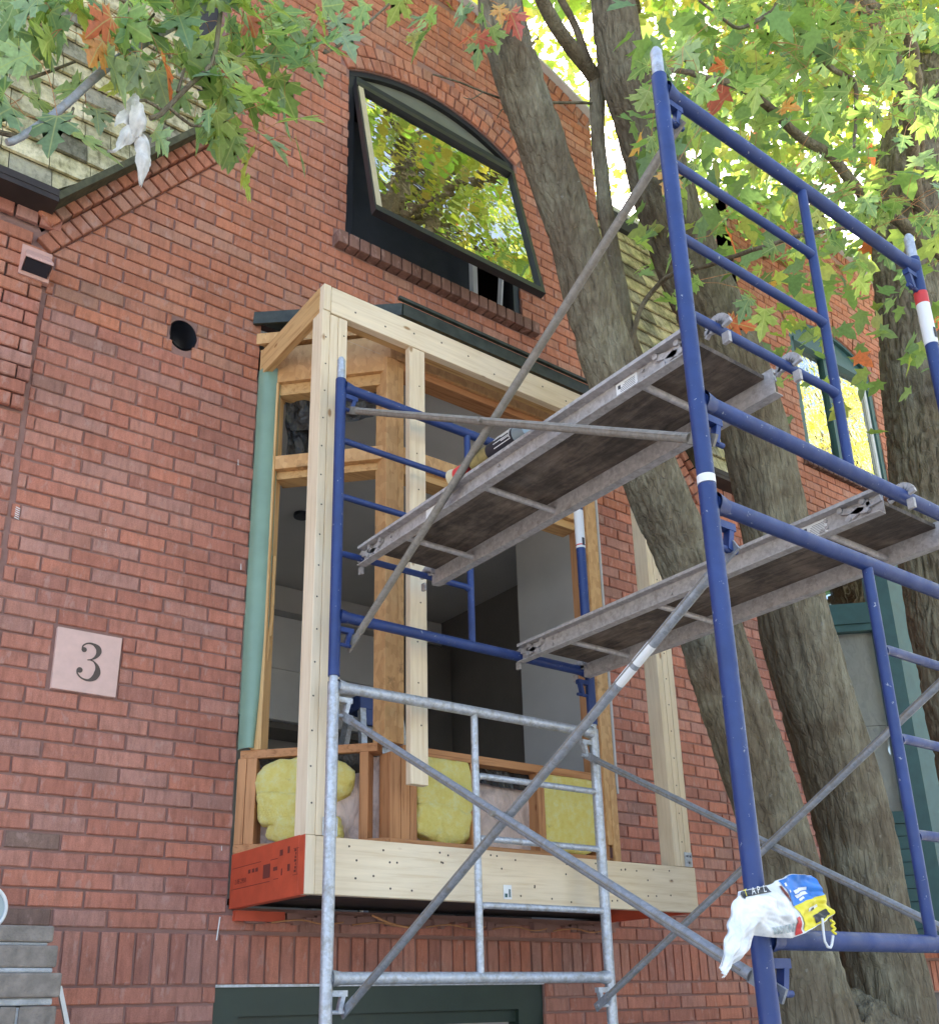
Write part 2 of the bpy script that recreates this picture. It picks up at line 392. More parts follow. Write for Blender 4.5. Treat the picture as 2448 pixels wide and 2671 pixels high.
# ------------------------------------------------------------------ ground
def structure(name, mb, m, kind='structure'): return mb.build(name, m, None, kind=kind)
structure('ground', MB().add([(-120, -140, 0), (160, -140, 0), (160, 120, 0), (-120, 120, 0)], [(0, 1, 2, 3)]), mat['paving'])
structure('road', MB().add([(-120, -15, .004), (160, -15, .004), (160, -7.5, .004), (-120, -7.5, .004)], [(0, 1, 2, 3)]), mat['asphalt'])
kb = MB()
for i in range(-20, 30): kb.box((i * 2, -7.5, 0), (i * 2 + 1.99, -7.35, .12))
structure('kerb', kb, mat['pier'])

# ------------------------------------------------------------------ brickwork
CH = .0677; BL = .2; JT = .0095; ZL0 = 4.4034
PAL = [((.43, .182, .134), 8), ((.415, .168, .122), 6), ((.44, .205, .158), 5), ((.475, .19, .132), 2.6), ((.375, .165, .128), 3), ((.33, .175, .142), .7), ((.41, .21, .172), 3)]
PW = [p[1] for p in PAL]
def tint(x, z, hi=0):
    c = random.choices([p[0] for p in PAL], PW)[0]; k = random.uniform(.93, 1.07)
    if hi: c = (c[0] * 1.03, c[1] * 1.0, c[2] * .86)  # upper courses shifted to orange: warm light put into the brick colour
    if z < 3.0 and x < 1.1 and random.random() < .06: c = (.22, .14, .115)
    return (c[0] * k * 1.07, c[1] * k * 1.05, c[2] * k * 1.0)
def brick_unit(seed):
    r = random.Random(seed); nx, nzz = 5, 2; ch = .004; d = .022; j = lambda a: r.uniform(-a, a)
    v = []; f = []
    for b in range(nzz + 1):
        for a in range(nx + 1):
            e = (a in (0, nx)) or (b in (0, nzz))
            x = -.5 * BL + JT / 2 + ch / 1 + (BL - JT - 2 * ch) * a / nx; z = -.5 * CH + JT / 2 + ch + (CH - JT - 2 * ch) * b / nzz
            v.append((x + j(.0014), j(.0011) + (.0006 if e else 0), z + j(.0013)))
    W_ = nx + 1
    for b in range(nzz):
        for a in range(nx): i = b * W_ + a; f.append((i, i + 1, i + 1 + W_, i + W_))
    ring = [a for a in range(W_)] + [b * W_ + nx for b in range(1, nzz + 1)] + [nzz * W_ + a for a in range(nx - 1, -1, -1)] + [b * W_ for b in range(nzz - 1, 0, -1)]
    n = len(ring); o1 = len(v)
    for i in ring:
        x, y, z = v[i]; sx = (1 if x > .09 - .012 else -1 if x < -.09 + .012 else 0); sz = (1 if z > .015 else -1 if z < -.015 else 0)
        v.append((x + sx * ch, y + ch, z + sz * ch))
    o2 = len(v)
    for k in range(n): x, y, z = v[o1 + k]; v.append((x, d, z))
    for k in range(n):
        k2 = (k + 1) % n; f.append((ring[k2], ring[k], o1 + k, o1 + k2)); f.append((o1 + k2, o1 + k, o2 + k, o2 + k2))
    return v, f
UNITS = [brick_unit(s) for s in range(8)]
UM = []
for v_, f_ in UNITS:
    UM.append(MB().add(v_, f_).mesh('brick', mat['brick_o']))
def poly_brick(mb, poly, yf, c, ch=.004, depth=.022):   # poly: (x,z) counter-clockwise seen from -y
    n = len(poly)
    if n < 3: return
    cx = sum(p[0] for p in poly) / n; cz = sum(p[1] for p in poly) / n
    w_ = max(max(abs(p[0] - cx), abs(p[1] - cz)) for p in poly)
    if w_ < .008: return
    fr = []
    for x, z in poly:
        dx, dz = x - cx, z - cz; l = max(1e-6, math.hypot(dx, dz)); k = max(.3, 1 - 1.4 * ch / l); fr.append((cx + dx * k + random.uniform(-.001, .001), yf + random.uniform(-.001, .001), cz + dz * k + random.uniform(-.001, .001)))
    o = [(x, yf + ch, z) for x, z in poly]; bk = [(x, yf + depth, z) for x, z in poly]
    fs = [tuple(range(n))]
    for i in range(n):
        j = (i + 1) % n; fs.append((j, i, n + i, n + j)); fs.append((n + j, n + i, 2 * n + i, 2 * n + j))
    mb.add(fr + o + bk, fs, c)
def in_frame_area(x, y, z, w_, h_):
    p = pix((x, y, z))
    if not p or not (-30 < p[0] < 2478 and -30 < p[1] < 2701): return 0
    a = pix((x + w_, y, z)); b = pix((x, y, z + h_))
    return abs((a[0] - p[0]) * (b[1] - p[1]) - (a[1] - p[1]) * (b[0] - p[0]))
def lay(allowed, x0, x1, lines, y0, hi_z, house, rake=None, shift=0, hide=None, limit=300):
    full = []; stuff = MB()
    for k in lines:
        zb = ZL0 - CH * k; zt = zb + CH; zm = (zb + zt) / 2
        off = (shift + (.5 if k % 2 else 0)) * BL + random.uniform(-.012, .012)
        x = x0 - BL * 2 + off
        while x < x1:
            bl = BL
            a, b = max(x, x0), min(x + bl, x1); x += bl
            if b - a < .012: continue
            # spans inside the allowed region
            n = max(3, int((b - a) / .01)); ok = [all(allowed(a + (b - a) * (i + .5) / n, zz) for zz in (zb + .012, zm, zt - .012)) for i in range(n)]
            i = 0
            while i < n:
                if ok[i]:
                    j = i
                    while j + 1 < n and ok[j + 1]: j += 1
                    sa, sb = a + (b - a) * i / n, a + (b - a) * (j + 1) / n
                    if sb - sa > .018:
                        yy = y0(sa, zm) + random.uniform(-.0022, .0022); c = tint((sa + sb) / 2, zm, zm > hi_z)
                        rk = rake and rake((sa + sb) / 2, zm)
                        if rk: 
                            poly = [(sa + JT / 2, zb + JT / 2), (sb - JT / 2, zb + JT / 2), (sb - JT / 2, zt - JT / 2), (sa + JT / 2, zt - JT / 2)]
                            poly = clip(poly, *rk)
                            if len(poly) >= 3: poly_brick(stuff, poly, yy, c)
                        else: full.append((sa, sb, zm, yy, c))
                    i = j + 1
                else: i += 1
    full.sort(key=lambda q: -(0 if hide and hide(q[0], q[2]) else in_frame_area(q[0], q[3], q[2], q[1] - q[0], CH)))
    for i, (sa, sb, zm, yy, c) in enumerate(full):
        u = random.randrange(8)
        if i < limit: inst('brick', UM[u], house, ((sa + sb) / 2, yy, zm), ((sb - sa) / BL, 1, 1), (0, 0, R_(random.uniform(-.25, .25))), c)
        else:
            v, f = UNITS[u]; kx = (sb - sa) / BL; cx = (sa + sb) / 2
            stuff.add([(p[0] * kx + cx, p[1] + yy, p[2] + zm) for p in v], f, c)
    return stuff

# ------------------------------------------------------------------ main house
house = thing('brick_house', 'red brick row house with the bay stripped to framing and an open arched window', 'house', (2.88, 0, 0))
XC = 2.88
TWR, TWZ = 3.18, 5.24          # arch of the parapet
def tower_top(x, xc=XC, hw=1.39):
    return 5.24 + math.sqrt(max(0, 3.18 ** 2 - (x - xc) ** 2)) if abs(x - xc) <= hw else 0
WR, WZC = 1.2305, 6.1895       # window arch
def win_top(x): return WZC + math.sqrt(max(0, WR ** 2 - (x - XC) ** 2))
RS = 1.296
def rake_bot(x):               # lower edge of the raked header bands
    d = abs(x - XC); return 5.196 + (2.071 - d) * RS
aw = math.asin(.645 / WR)
def allowed_main(x, z):
    d = abs(x - XC)
    if z < 2.10 and 1.747 < x < 3.445: return False
    if 2.10 <= z < 2.30: return False
    if 1.78 < x < 3.985 and 2.385 < z < 5.145: return False
    if 1.78 < x < 2.02 and 5.14 < z < 5.29: return False
    if abs(x - .762) < .009 and z > 3.6: return False
    if .985 < x < 1.257 and 3.177 < z < 3.452: return False
    if (x - 1.392) ** 2 / .07 ** 2 + (z - 4.99) ** 2 / .082 ** 2 < 1: return False
    if d < .71 and 5.905 < z < 5.99: return False
    if d < .6325 and 5.98 < z < win_top(x): return False
    if z > 7.0 and math.hypot(x - XC, z - WZC) < WR + .185 and math.atan2(d, z - WZC) < aw + .004: return False
    if d < 1.385: return z < tower_top(x) - .115
    if d < 2.3: 
        if d < 2.071: return z < 6.35
        return z < 5.27
    return z < 5.27
def rake_main(x, z):
    d = abs(x - XC)
    if 1.30 < d < 2.2 and z > rake_bot(max(min(x, XC + 2.1), XC - 2.1)) - .35 and z > 5.1:
        if x < XC: return ((XC - 1.39, rake_bot(XC - 1.39)), (XC - 2.071, rake_bot(XC - 2.071)))[::-1][::-1] if False else (((XC - 1.39), rake_bot(XC - 1.39)), ((XC - 2.071), 5.196))
        return ((XC + 2.071, 5.196), (XC + 1.39, rake_bot(XC + 1.39)))
    return None
def y_main(x, z): return -.022 if (x < .755 and z > 4.35) else 0.0
def hide_main(x, z): return (x > 3.0 and z < 6)
def rk2(x, z):
    r = rake_main(x, z)
    if r and abs(x - XC) < 1.385: return None
    return r
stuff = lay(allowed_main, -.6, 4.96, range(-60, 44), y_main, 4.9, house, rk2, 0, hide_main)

# control joint cut on the party line is the mortar itself; soldier course over the garage
def soldiers(x0, x1, z0, z1, y, sp=.0672):
    x = x0
    while x < x1:
        poly_brick(stuff, [(x + .005, z0), (x + sp - .005, z0), (x + sp - .005, z1), (x + .005, z1)], y + random.uniform(-.002, .002), tint(x, 2.2))
        x += sp
soldiers(-.6, 4.95, 2.106, 2.293, 0)
# rings above the window
def ring(mb, xc, zc, r0, r1, a0, a1, n, y, depth=.05, hi=1):
    for i in range(n):
        b0 = a0 + (a1 - a0) * i / n; b1 = a0 + (a1 - a0) * (i + 1) / n; gp = .0048 / r0
        P = lambda r, a: (xc + r * math.sin(a), zc + r * math.cos(a))
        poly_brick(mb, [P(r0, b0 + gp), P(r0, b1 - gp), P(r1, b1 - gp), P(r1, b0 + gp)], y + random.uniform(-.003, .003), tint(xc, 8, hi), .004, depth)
aw = math.asin(.645 / WR)
ring(stuff, XC, WZC, WR + .004, WR + .090, -aw, aw, 20, -.006)
ring(stuff, XC, WZC, WR + .100, WR + .182, -aw * 1.0, aw * 1.0, 21, -.005)
at_ = math.asin(1.385 / TWR)
ring(stuff, XC, TWZ, TWR - .105, TWR - .003, -at_, at_, 42, -.004)
# raked header bands, two rows, left and right
for sgn in (-1, 1):
    p0 = Vector((XC + sgn * 2.071, 0, 5.196)); dr = Vector((-sgn * 1, 0, RS)).normalized(); nr = Vector((dr.z * sgn, 0, -dr.x * sgn)); nr = nr if nr.z > 0 else -nr
    L = .68 / abs(dr.x)
    for row in range(2):
        n = int(L / .0672)
        for i in range(-1 if row == 0 else 0, n + (1 if row == 0 else 3)):
            a, b = i * .0672 + .005 + row * .02, (i + 1) * .0672 - .005 + row * .02; h0, h1 = row * .088 + .004, row * .088 + .083
            q = [p0 + dr * a + nr * h0, p0 + dr * b + nr * h0, p0 + dr * b + nr * h1, p0 + dr * a + nr * h1]
            pl = [(v.x, v.z) for v in q]
            if sgn > 0: pl = pl[::-1]
            if abs(q[0].x - XC) < 1.36: continue
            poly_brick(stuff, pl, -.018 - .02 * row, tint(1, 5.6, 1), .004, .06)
# header row below the horizontal eaves
for x0, x1 in ((-.6, .79), (4.97, 5.75)):
    x = x0
    while x < x1:
        poly_brick(stuff, [(x + .005, 5.268), (x + .095, 5.268), (x + .095, 5.345), (x + .005, 5.345)], -.02, tint(x, 5.3)); x += .1
# window sill of brown header bricks (parts)
for i in range(21):
    x = 2.172 + i * .0687
    mb = MB(); mb.box((x + .004, -.05, 5.902), (x + .0647, .04, 5.985)); o = mb.build('sill_brick', mat['brick_o'], house, bevel=.004)
    k = random.uniform(.8, 1.2); o.color = (.23 * k, .125 * k, .095 * k, 1)
stuff.build('brickwork', mat['brick_a'], house, kind='stuff')

# mortar backing, built in column strips with reveals
def strips(xs, solid, y0, y1):
    mb = MB()
    for a, b in zip(xs[:-1], xs[1:]):
        for z0, z1, z2, z3 in solid(a + 1e-4, b - 1e-4):     # bottom left, bottom right, top left, top right
            mb.add([(a, y0, z0), (b, y0, z1), (b, y0, z3), (a, y0, z2), (a, y1, z0), (b, y1, z1), (b, y1, z3), (a, y1, z2)],
                   [(0, 1, 2, 3), (4, 7, 6, 5), (0, 4, 5, 1), (3, 2, 6, 7), (0, 3, 7, 4), (1, 5, 6, 2)])
    return mb
def top_main(x):
    d = abs(x - XC)
    if d <= 1.39: return tower_top(x)
    if d <= 2.2: return min(6.35, 5.196 + (2.071 - d) * RS + .17)
    return 5.35
def solid_main(a, b):
    t = lambda x: top_main(x); m = (a + b) / 2; out = []
    cut = []
    if 1.747 < m < 3.445: cut.append((0, 0, 2.097, 2.097))
    if 1.78 < m < 3.985: cut.append((2.40, 2.40, 5.14, 5.14))
    if 1.327 < m < 1.457: 
        h = lambda x: .082 * math.sqrt(max(0, 1 - ((x - 1.392) / .07) ** 2)); cut.append((4.99 - h(a), 4.99 - h(b), 4.99 + h(a), 4.99 + h(b)))
    if 1.78 < m < 2.02: cut[-1] = (2.40, 2.40, 5.285, 5.285)
    if abs(m - XC) < .6325: cut.append((5.90, 5.90, win_top(a), win_top(b)))
    z0 = z1 = -.2 if not (1.747 < m < 3.445) else None
    cut.sort(); cur = (-.2, -.2)
    for c in cut:
        if c[0] > cur[0] + .01: out.append((*cur, c[0], c[1]))
        cur = (c[2], c[3])
    out.append((*cur, t(a), t(b))); return out
bps = sorted(set([round(-3 + .5 * i, 3) for i in range(7)] + [.72, .809, 1.322, 1.462, 1.49, 1.747, 1.78, 2.02, 2.2475, 3.445, 3.5125, 3.985, 4.27, 4.951, 5.0, 5.12] +
               [round(1.322 + .01 * i, 4) for i in range(15)] + [round(.62 + .05 * i, 3) for i in range(20)] + [round(2.2475 + .0316 * i, 4) for i in range(41)] + [round(1.49 + .06 * i, 3) for i in range(47)] + [round(4.3 + .05 * i, 3) for i in range(17)]))
strips([x for x in bps if x <= 5.12], solid_main, .0095, .14).build('wall', mat['mortar'], house)
# coping along the arched parapet
cp = []
for i in range(41):
    x = XC - 1.42 + 2.84 * i / 40; cp.append((x, .05, 5.24 + math.sqrt(3.18 ** 2 - (x - XC) ** 2) + .012))
cm = MB()
for p, q in zip(cp[:-1], cp[1:]): cm.bar(p, q, .2, .022)
cm.build('coping', mat['coping'], house)
# hidden carcass of the house: floors, roof, back wall and party walls
car = MB()
car.box((-2.9, .30, 7.62), (9.4, 3.2, 7.75)); car.box((-2.9, 3.05, 0), (9.4, 3.15, 2.5)); car.box((-2.9, 3.05, 2.8), (9.4, 3.15, 7.62)); car.box((-2.9, 3.05, 2.5), (2.3, 3.15, 2.8)); car.box((2.9, 3.05, 2.5), (9.4, 3.15, 2.8)); car.box((-3.0, .15, 0), (-2.9, 3.2, 7.7)); car.box((9.4, .15, 0), (9.5, 3.2, 7.7))  # gap left in the unseen back wall is added to brighten the room
car.box((-2.9, .15, 5.16), (9.4, 3.0, 5.22)); car.box((-2.9, .15, 2.30), (9.4, 3.0, 2.38)); car.box((1.4, .15, 5.22), (1.5, 1.8, 7.62)); car.box((4.26, .15, 5.22), (4.36, 1.8, 7.62)); car.box((1.5, 1.75, 5.22), (4.26, 1.8, 7.62))
build_each(car, 'floor_and_roof_slab', mat['dim'], house)

# ----- mansard shingles, eaves
MSL = .2
def ym(z): return -.10 + (z - 5.36) * MSL
sh_u = MB().box((-.5, -.012, 0), (.5, 0, 1)).mesh('shingle', mat['shingle_o'])
SHP = [((.62, .54, .32), 5), ((.53, .47, .29), 4), ((.40, .36, .25), 3), ((.29, .26, .19), 2), ((.70, .61, .39), 3)]
def shingles(x0, x1, z0, z1, house, lim, clipline=None, keep=None, dark=1.0):
    lst = []; st = MB(); ex = .142; tl = math.atan(MSL) ; nrow = int((z1 - z0) / ex)
    for r in range(nrow):
        zb = z0 + r * ex; x = x0 - random.uniform(0, .1)
        while x < x1:
            wd = random.choice((.09, .12, .15, .18, .2)); a, b = max(x, x0), min(x + wd, x1); x += wd
            if b - a < .02: continue
            c = random.choices([s[0] for s in SHP], [s[1] for s in SHP])[0]; k = random.uniform(.85, 1.12) * dark
            lst.append((a + .002, b - .002, zb + random.uniform(-.004, .004), tuple(q * k for q in c)))
    cnt = 0
    lst.sort(key=lambda q: -in_frame_area(q[0], ym(q[2]), q[2], q[1] - q[0], ex))
    for a, b, zb, c in lst:
        zt = zb + ex * 1.25
        if keep and not keep((a + b) / 2, zb): continue
        poly = [(a, zb), (b, zb), (b, zt), (a, zt)]; pl = poly
        if clipline: pl = clip(poly, *clipline)
        if len(pl) < 3: continue
        whole = len(pl) == 4 and all(abs(p[0] - q[0]) + abs(p[1] - q[1]) < 1e-6 for p, q in zip(poly, pl))
        tk = lambda z: ym(z) - .026 * (1 - (z - zb) / (zt - zb)) - .002
        if whole and cnt < lim:
            th = math.atan2(tk(zt) - tk(zb), zt - zb)
            inst('shingle', sh_u, house, ((a + b) / 2, tk(zb) + .012, zb), (b - a, 1, (zt - zb) / math.cos(th)), (-th, 0, 0), c); cnt += 1
        else:
            n = len(pl); fr = [(x, tk(z), z) for x, z in pl]; bk = [(x, tk(z) + .014, z) for x, z in pl]
            st.add(fr + bk, [tuple(range(n)), tuple(reversed(range(n, 2 * n)))] + [(i, n + i, n + (i + 1) % n, (i + 1) % n) for i in range(n)], c)
    return st
ZE = 5.385
rk_l = ((XC - 1.36, ZE + .80 * RS), (XC - 2.16, ZE))     # keeps the part above the left rake
def up_left(poly): return poly
s1 = shingles(-1.4, 1.487, ZE, 7.7, house, 160, ((XC - 2.16, ZE), (XC - 1.36, ZE + .80 * RS)))
s2 = shingles(4.273, 6.0, ZE, 7.7, house, 140, ((XC + 1.36, ZE + .80 * RS), (XC + 2.16, ZE)))
s1.v += []; k0 = len(s1.v); s1.add(s2.v, s2.f); s1.c[-len(s2.f):] = s2.c
s1.build('shingles', mat['shingle_a'], house, kind='stuff')
ew = MB()
for x0, x1, xa in ((-1.4, 1.49, -1), (4.27, 6.0, 1)):
    pl = [(x0, 5.39), (x1, 5.39), (x1, 7.8), (x0, 7.8)]
    pl = clip(pl, (XC - 2.12, ZE), (XC - 1.33, ZE + .79 * RS)) if xa < 0 else clip(pl, (XC + 1.33, ZE + .79 * RS), (XC + 2.12, ZE))
    ew.add([(x, ym(z) + .02, z) for x, z in pl], [tuple(range(len(pl)))])
    ew.box((x0, ym(7.8) - .03, 7.69), (x1, .62, 7.76))
build_each(ew, 'roof_deck', mat['roof'], house)
ev = MB()
ev.box((-1.4, -.135, 5.325), (.745, .0, 5.352)); ev.box((-1.4, -.138, 5.352), (.742, -.118, 5.388)); ev.box((5.015, -.135, 5.325), (6.0, .0, 5.352)); ev.box((5.018, -.138, 5.352), (6.0, -.118, 5.388))
build_each(ev, 'eave', mat['eave'], house)
dp = MB()
for sgn in (-1, 1):
    a = Vector((XC + sgn * 2.145, -.065, 5.352)); b = Vector((XC + sgn * 1.40, -.03, 5.352 + .745 * RS))
    dp.bar(a, b, .14, .03, up=(0, 0, 1))
build_each(dp, 'rake_trim', mat['moss'], house)
mansard_top = MB().box((4.27, .30, 7.76), (6.0, .62, 7.80)); mansard_top.build('roof_edge', mat['coping'], house)

# ----- arched awning window
win = MB()
def arch_face(mb, x0, x1, zfun_b, zfun_t, y0, y1, n=24):
    for i in range(n):
        a = x0 + (x1 - x0) * i / n; b = x0 + (x1 - x0) * (i + 1) / n
        mb.add([(a, y0, zfun_b(a)), (b, y0, zfun_b(b)), (b, y0, zfun_t(b)), (a, y0, zfun_t(a)), (a, y1, zfun_b(a)), (b, y1, zfun_b(b)), (b, y1, zfun_t(b)), (a, y1, zfun_t(a))],
               [(0, 1, 2, 3), (0, 4, 5, 1), (3, 2, 6, 7), (4, 7, 6, 5)])
xl, xr = XC - .630, XC + .630
f = MB()
f.box((xl, .02, 5.99), (xl + .045, .12, 7.24)); f.box((xr - .045, .02, 5.99), (xr, .12, 7.24)); f.box((xl + .045, .022, 5.99), (xr - .045, .118, 6.03))
f.box((xl + .045, .0, 7.13), (xr - .045, .12, 7.215))
arch_face(f, xl + .002, xr - .002, lambda x: win_top(x) - .04, lambda x: win_top(x) - .001, .018, .12)
wf = f.build('window_frame', mat['black'], house)
pn = MB(); arch_face(pn, xl + .046, xr - .046, lambda x: 7.216, lambda x: win_top(x) - .041, .045, .075); pn.build('arched_panel', mat['olive'], wf)
bl_ = MB(); bl_.box((xl + .046, .06, 6.03), (xl + .062, .10, 7.13)); bl_.build('jamb_liner', mat['white'], wf)
# sash hinged at its head and pushed out at the foot
hz, hy = 7.14, .02; bz, by = 6.005, -.215; th = math.atan2(hy - by, hz - bz); LS = math.hypot(hz - bz, hy - by)
def sp(x, s, d): # x, distance down from head, distance outward
    dn = Vector((0, (by - hy) / LS, (bz - hz) / LS)); nr = Vector((0, -math.cos(th), math.sin(th))); return Vector((x, hy, hz)) + dn * s + nr * d
def sbox(mb, x0, x1, s0, s1, d0, d1):
    vs = [sp(x, s, d) for d in (d1, d0) for x, s in ((x0, s1), (x1, s1), (x1, s0), (x0, s0))]
    mb.add(vs, [(0, 1, 2, 3), (7, 6, 5, 4), (0, 4, 5, 1), (1, 5, 6, 2), (2, 6, 7, 3), (3, 7, 4, 0)])
sa, sb_ = xl + .03, xr - .03
s_ = MB(); sbox(s_, sa, sb_, LS - .045, LS, 0, .045); sbox(s_, sa, sb_, 0, .04, 0, .045); sbox(s_, sb_ - .028, sb_, .04, LS - .045, 0, .045); sbox(s_, sa, sa + .012, .04, LS - .045, 0, .04)
sash = s_.build('sash', mat['black'], house)
s_ = MB(); sbox(s_, sa + .012, sa + .045, .04, LS - .045, .004, .044); s_.build('sash_stile', mat['cream'], sash)
s_ = MB(); sbox(s_, sa + .045, sb_ - .028, .04, LS - .045, .014, .022); s_.build('pane', mat['glass'], sash)
s_ = MB(); s_.bar(sp(sb_ - .05, .1, -.01), (xr - .11, .09, 6.03), .015, .03); s_.box((xr - .30, .10, 6.02), (xr - .265, .14, 7.05)); build_each(s_, 'window_track', mat['white'], wf)
inn = MB(); inn.box((xl + .0, .125, 5.90), (xr, .16, 6.02)); inn.build('inner_sill', mat['slate'], wf)
bp_ = MB(); bp_.box((xl + .02, .20, 5.7), (xr - .25, .23, 7.1)); bp_.build('dark_room_sheet', mat['slate'], house)  # charcoal sheet painted in for the dim room behind the open sash

# ----- vent hood, open duct, house number
v = MB()
v.prism([(.648, 0, 4.972), (.772, 0, 4.972), (.772, 0, 5.125), (.648, 0, 5.125)], None, (0, -.03, 0))
vent = v.build('vent_hood', mat['pink'], house, label='pink painted vent hood')
v = MB(); v.add([(.668, -.031, 5.105), (.760, -.031, 5.105), (.768, -.10, 5.03), (.655, -.10, 5.03), (.655, -.10, 5.015), (.768, -.10, 5.015), (.768, -.031, 4.985), (.655, -.031, 4.985)],
                [(0, 3, 2, 1), (3, 4, 5, 2), (0, 7, 4, 3), (1, 2, 5, 6)]); v.build('hood', mat['pink'], vent)
v = MB(); v.add([(.66, -.032, 4.99), (.762, -.032, 4.99), (.762, -.092, 5.016), (.66, -.092, 5.016)], [(0, 1, 2, 3)]); v.build('damper', mat['kprint'], vent)
d_ = MB(); n = 28
rim = [(1.392 + .064 * math.cos(a), 4.99 + .076 * math.sin(a)) for a in [2 * math.pi * i / n for i in range(n)]]
d_.add([(x, .005, z) for x, z in rim] + [(x, .135, z) for x, z in rim], [(i, (i + 1) % n, n + (i + 1) % n, n + i) for i in range(n)] + [tuple(range(n, 2 * n))], None, True)
d_.build('duct', mat['kprint'], house, label='open black duct hole')
pq = MB().prism([(.9955, -.012, 3.189), (1.2455, -.012, 3.189), (1.2475, -.012, 3.441), (.9935, -.012, 3.441)], None, (0, .03, 0)).build('house_number', mat['stone'], house, bevel=.002, label='pink stone plaque carved with a 3')
# the carved 3
def stroke(path, wid, y, mb):
    P = smooth_path([(x, y, z) for x, z in path], .002); n = len(P); Lf = []; Rt = []
    for i, p in enumerate(P):
        t = (P[min(i + 1, n - 1)] - P[max(0, i - 1)]).normalized(); nr = Vector((-t.z, 0, t.x)); s = i / (n - 1) * (len(wid) - 1); k = min(int(s), len(wid) - 2); w_ = wid[k] + (wid[k + 1] - wid[k]) * (s - k)
        Lf.append(p + nr * w_ / 2); Rt.append(p - nr * w_ / 2)
    for i in range(n - 1): mb.add([Lf[i], Rt[i], Rt[i + 1], Lf[i + 1]], [(0, 1, 2, 3)])
n3 = MB(); cx3, cz3 = 1.127, 3.318
up = [(-.032, .044), (-.030, .062), (-.012, .075), (.010, .074), (.030, .060), (.032, .040), (.022, .022), (.006, .010), (-.008, .006)]
lo = [(-.002, .008), (.016, .004), (.032, -.014), (.036, -.038), (.026, -.062), (.004, -.076), (-.022, -.072), (-.040, -.056), (-.042, -.038)]
stroke([(cx3 + x, cz3 + z) for x, z in up], [.006, .006, .006, .009, .020, .022, .014, .006, .004], -.0135, n3)
stroke([(cx3 + x, cz3 + z) for x, z in lo], [.004, .006, .016, .026, .022, .010, .006, .006, .006], -.0136, n3)
for (x, z, r) in ((-.025, .046, .0105), (-.033, -.040, .0115)):
    n3.add([(cx3 + x + r * math.cos(a), -.0137, cz3 + z + r * math.sin(a)) for a in [2 * math.pi * i / 16 for i in range(16)]], [tuple(range(16))])
n3.build('numeral', mat['groove'], pq)  # flat dark brown strokes laid over the plaque face
# chalk marks and paint drips on the brick
ck = MB()
for (x, z, l, t) in ((1.135, 3.90, .006, .002), (1.70, 4.39, .03, .004), (1.745, 3.87, .03, .004), (1.735, 2.62, .02, .003), (1.735, 2.27, .09, .005), (1.80, 2.355, .018, .002)):
    ck.add([(x, -.0052, z), (x + t, -.0052, z), (x + t * .4 + .012 * (l > .06), -.0052, z + l), (x - t * .2 + .010 * (l > .06), -.0052, z + l)], [(0, 1, 2, 3)])
for i in range(6): ck.add([(.778 + .002 * (i % 2), -.0052, 3.86 + i * .009), (.796, -.0052, 3.855 + i * .009), (.796, -.0052, 3.858 + i * .009), (.778, -.0052, 3.864 + i * .009)], [(0, 1, 2, 3)])
ck.build('chalk_mark', mat['white'], house)

# ----- garage opening
gd = MB(); gd.box((1.752, .02, 1.985), (3.44, .14, 2.094)); gd.box((3.29, .022, 0), (3.44, .138, 1.985)); gd.box((1.752, .022, 0), (1.86, .138, 1.985)); gd.box((1.86, .045, 1.93), (3.29, .12, 1.984))
gf = gd.build('garage_frame', mat['dgreen'], house)
g2 = MB(); g2.box((1.86, .10, 1.905), (3.29, .13, 1.929)); g2.build('weather_strip', mat['drywall'], gf)
g3 = MB()
for i in range(4): g3.box((1.862, .132, .02 + i * .47), (3.288, .16, .02 + i * .47 + .46))
g3.build('garage_door', mat['kprint'], house)
lt = MB().box((1.75, .006, 2.0945), (3.443, .13, 2.1045)); lt.build('steel_lintel', mat['galv'], house)

# ----- room behind the bay
rm = MB(); rm.box((1.0, .16, 2.385), (4.66, 2.9, 2.398)); rm.build('room_floor', mat['drywall'], house)
rm = MB(); rm.box((1.0, .16, 4.98), (4.66, 3.0, 5.02)); rm.add([(1.84, -.44, 4.955), (2.24, -.44, 4.955), (2.24, -.44, 4.956), (1.84, -.44, 4.956)], [(0, 1, 2, 3)])
rm.add([(1.84, .0, 4.955), (2.27, -.42, 4.955), (3.46, -.42, 4.955), (3.9, .0, 4.955), (3.9, .17, 4.97), (1.84, .17, 4.97)], [(0, 5, 4, 3, 2, 1)]); rm.build('room_ceiling', mat['ceil'], house)
rm = MB(); rm.box((1.0, 2.95, 2.8), (4.66, 3.0, 4.98)); rm.box((1.0, 2.95, 2.44), (4.66, 3.0, 2.5)); rm.box((1.0, 2.95, 2.5), (2.3, 3.0, 2.8)); rm.box((2.9, 2.95, 2.5), (4.66, 3.0, 2.8)); rm.box((1.765, .02, 2.40), (1.7795, .16, 5.14)); rm.box((1.0, .1405, 2.31), (1.79, .1449, 5.15)); rm.box((.96, .16, 2.44), (1.0, 3.0, 4.98)); rm.box((1.0, .145, 2.44), (1.78, .17, 4.98)); build_each(rm, 'room_wall', mat['drywall'], house)  # matching rear gap, out of view, added to let daylight in
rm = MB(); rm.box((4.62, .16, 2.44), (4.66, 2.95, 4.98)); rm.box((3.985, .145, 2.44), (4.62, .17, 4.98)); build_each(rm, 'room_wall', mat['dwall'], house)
rm = MB(); rm.box((3.99, .15, 2.44), (4.08, .72, 4.975)); rm.build('partition', mat['drywall'], house)
rm = MB(); rm.box((1.0, 2.45, 4.78), (4.62, 2.94, 4.975)); rm.build('bulkhead', mat['ceil'], house)
cb = MB()
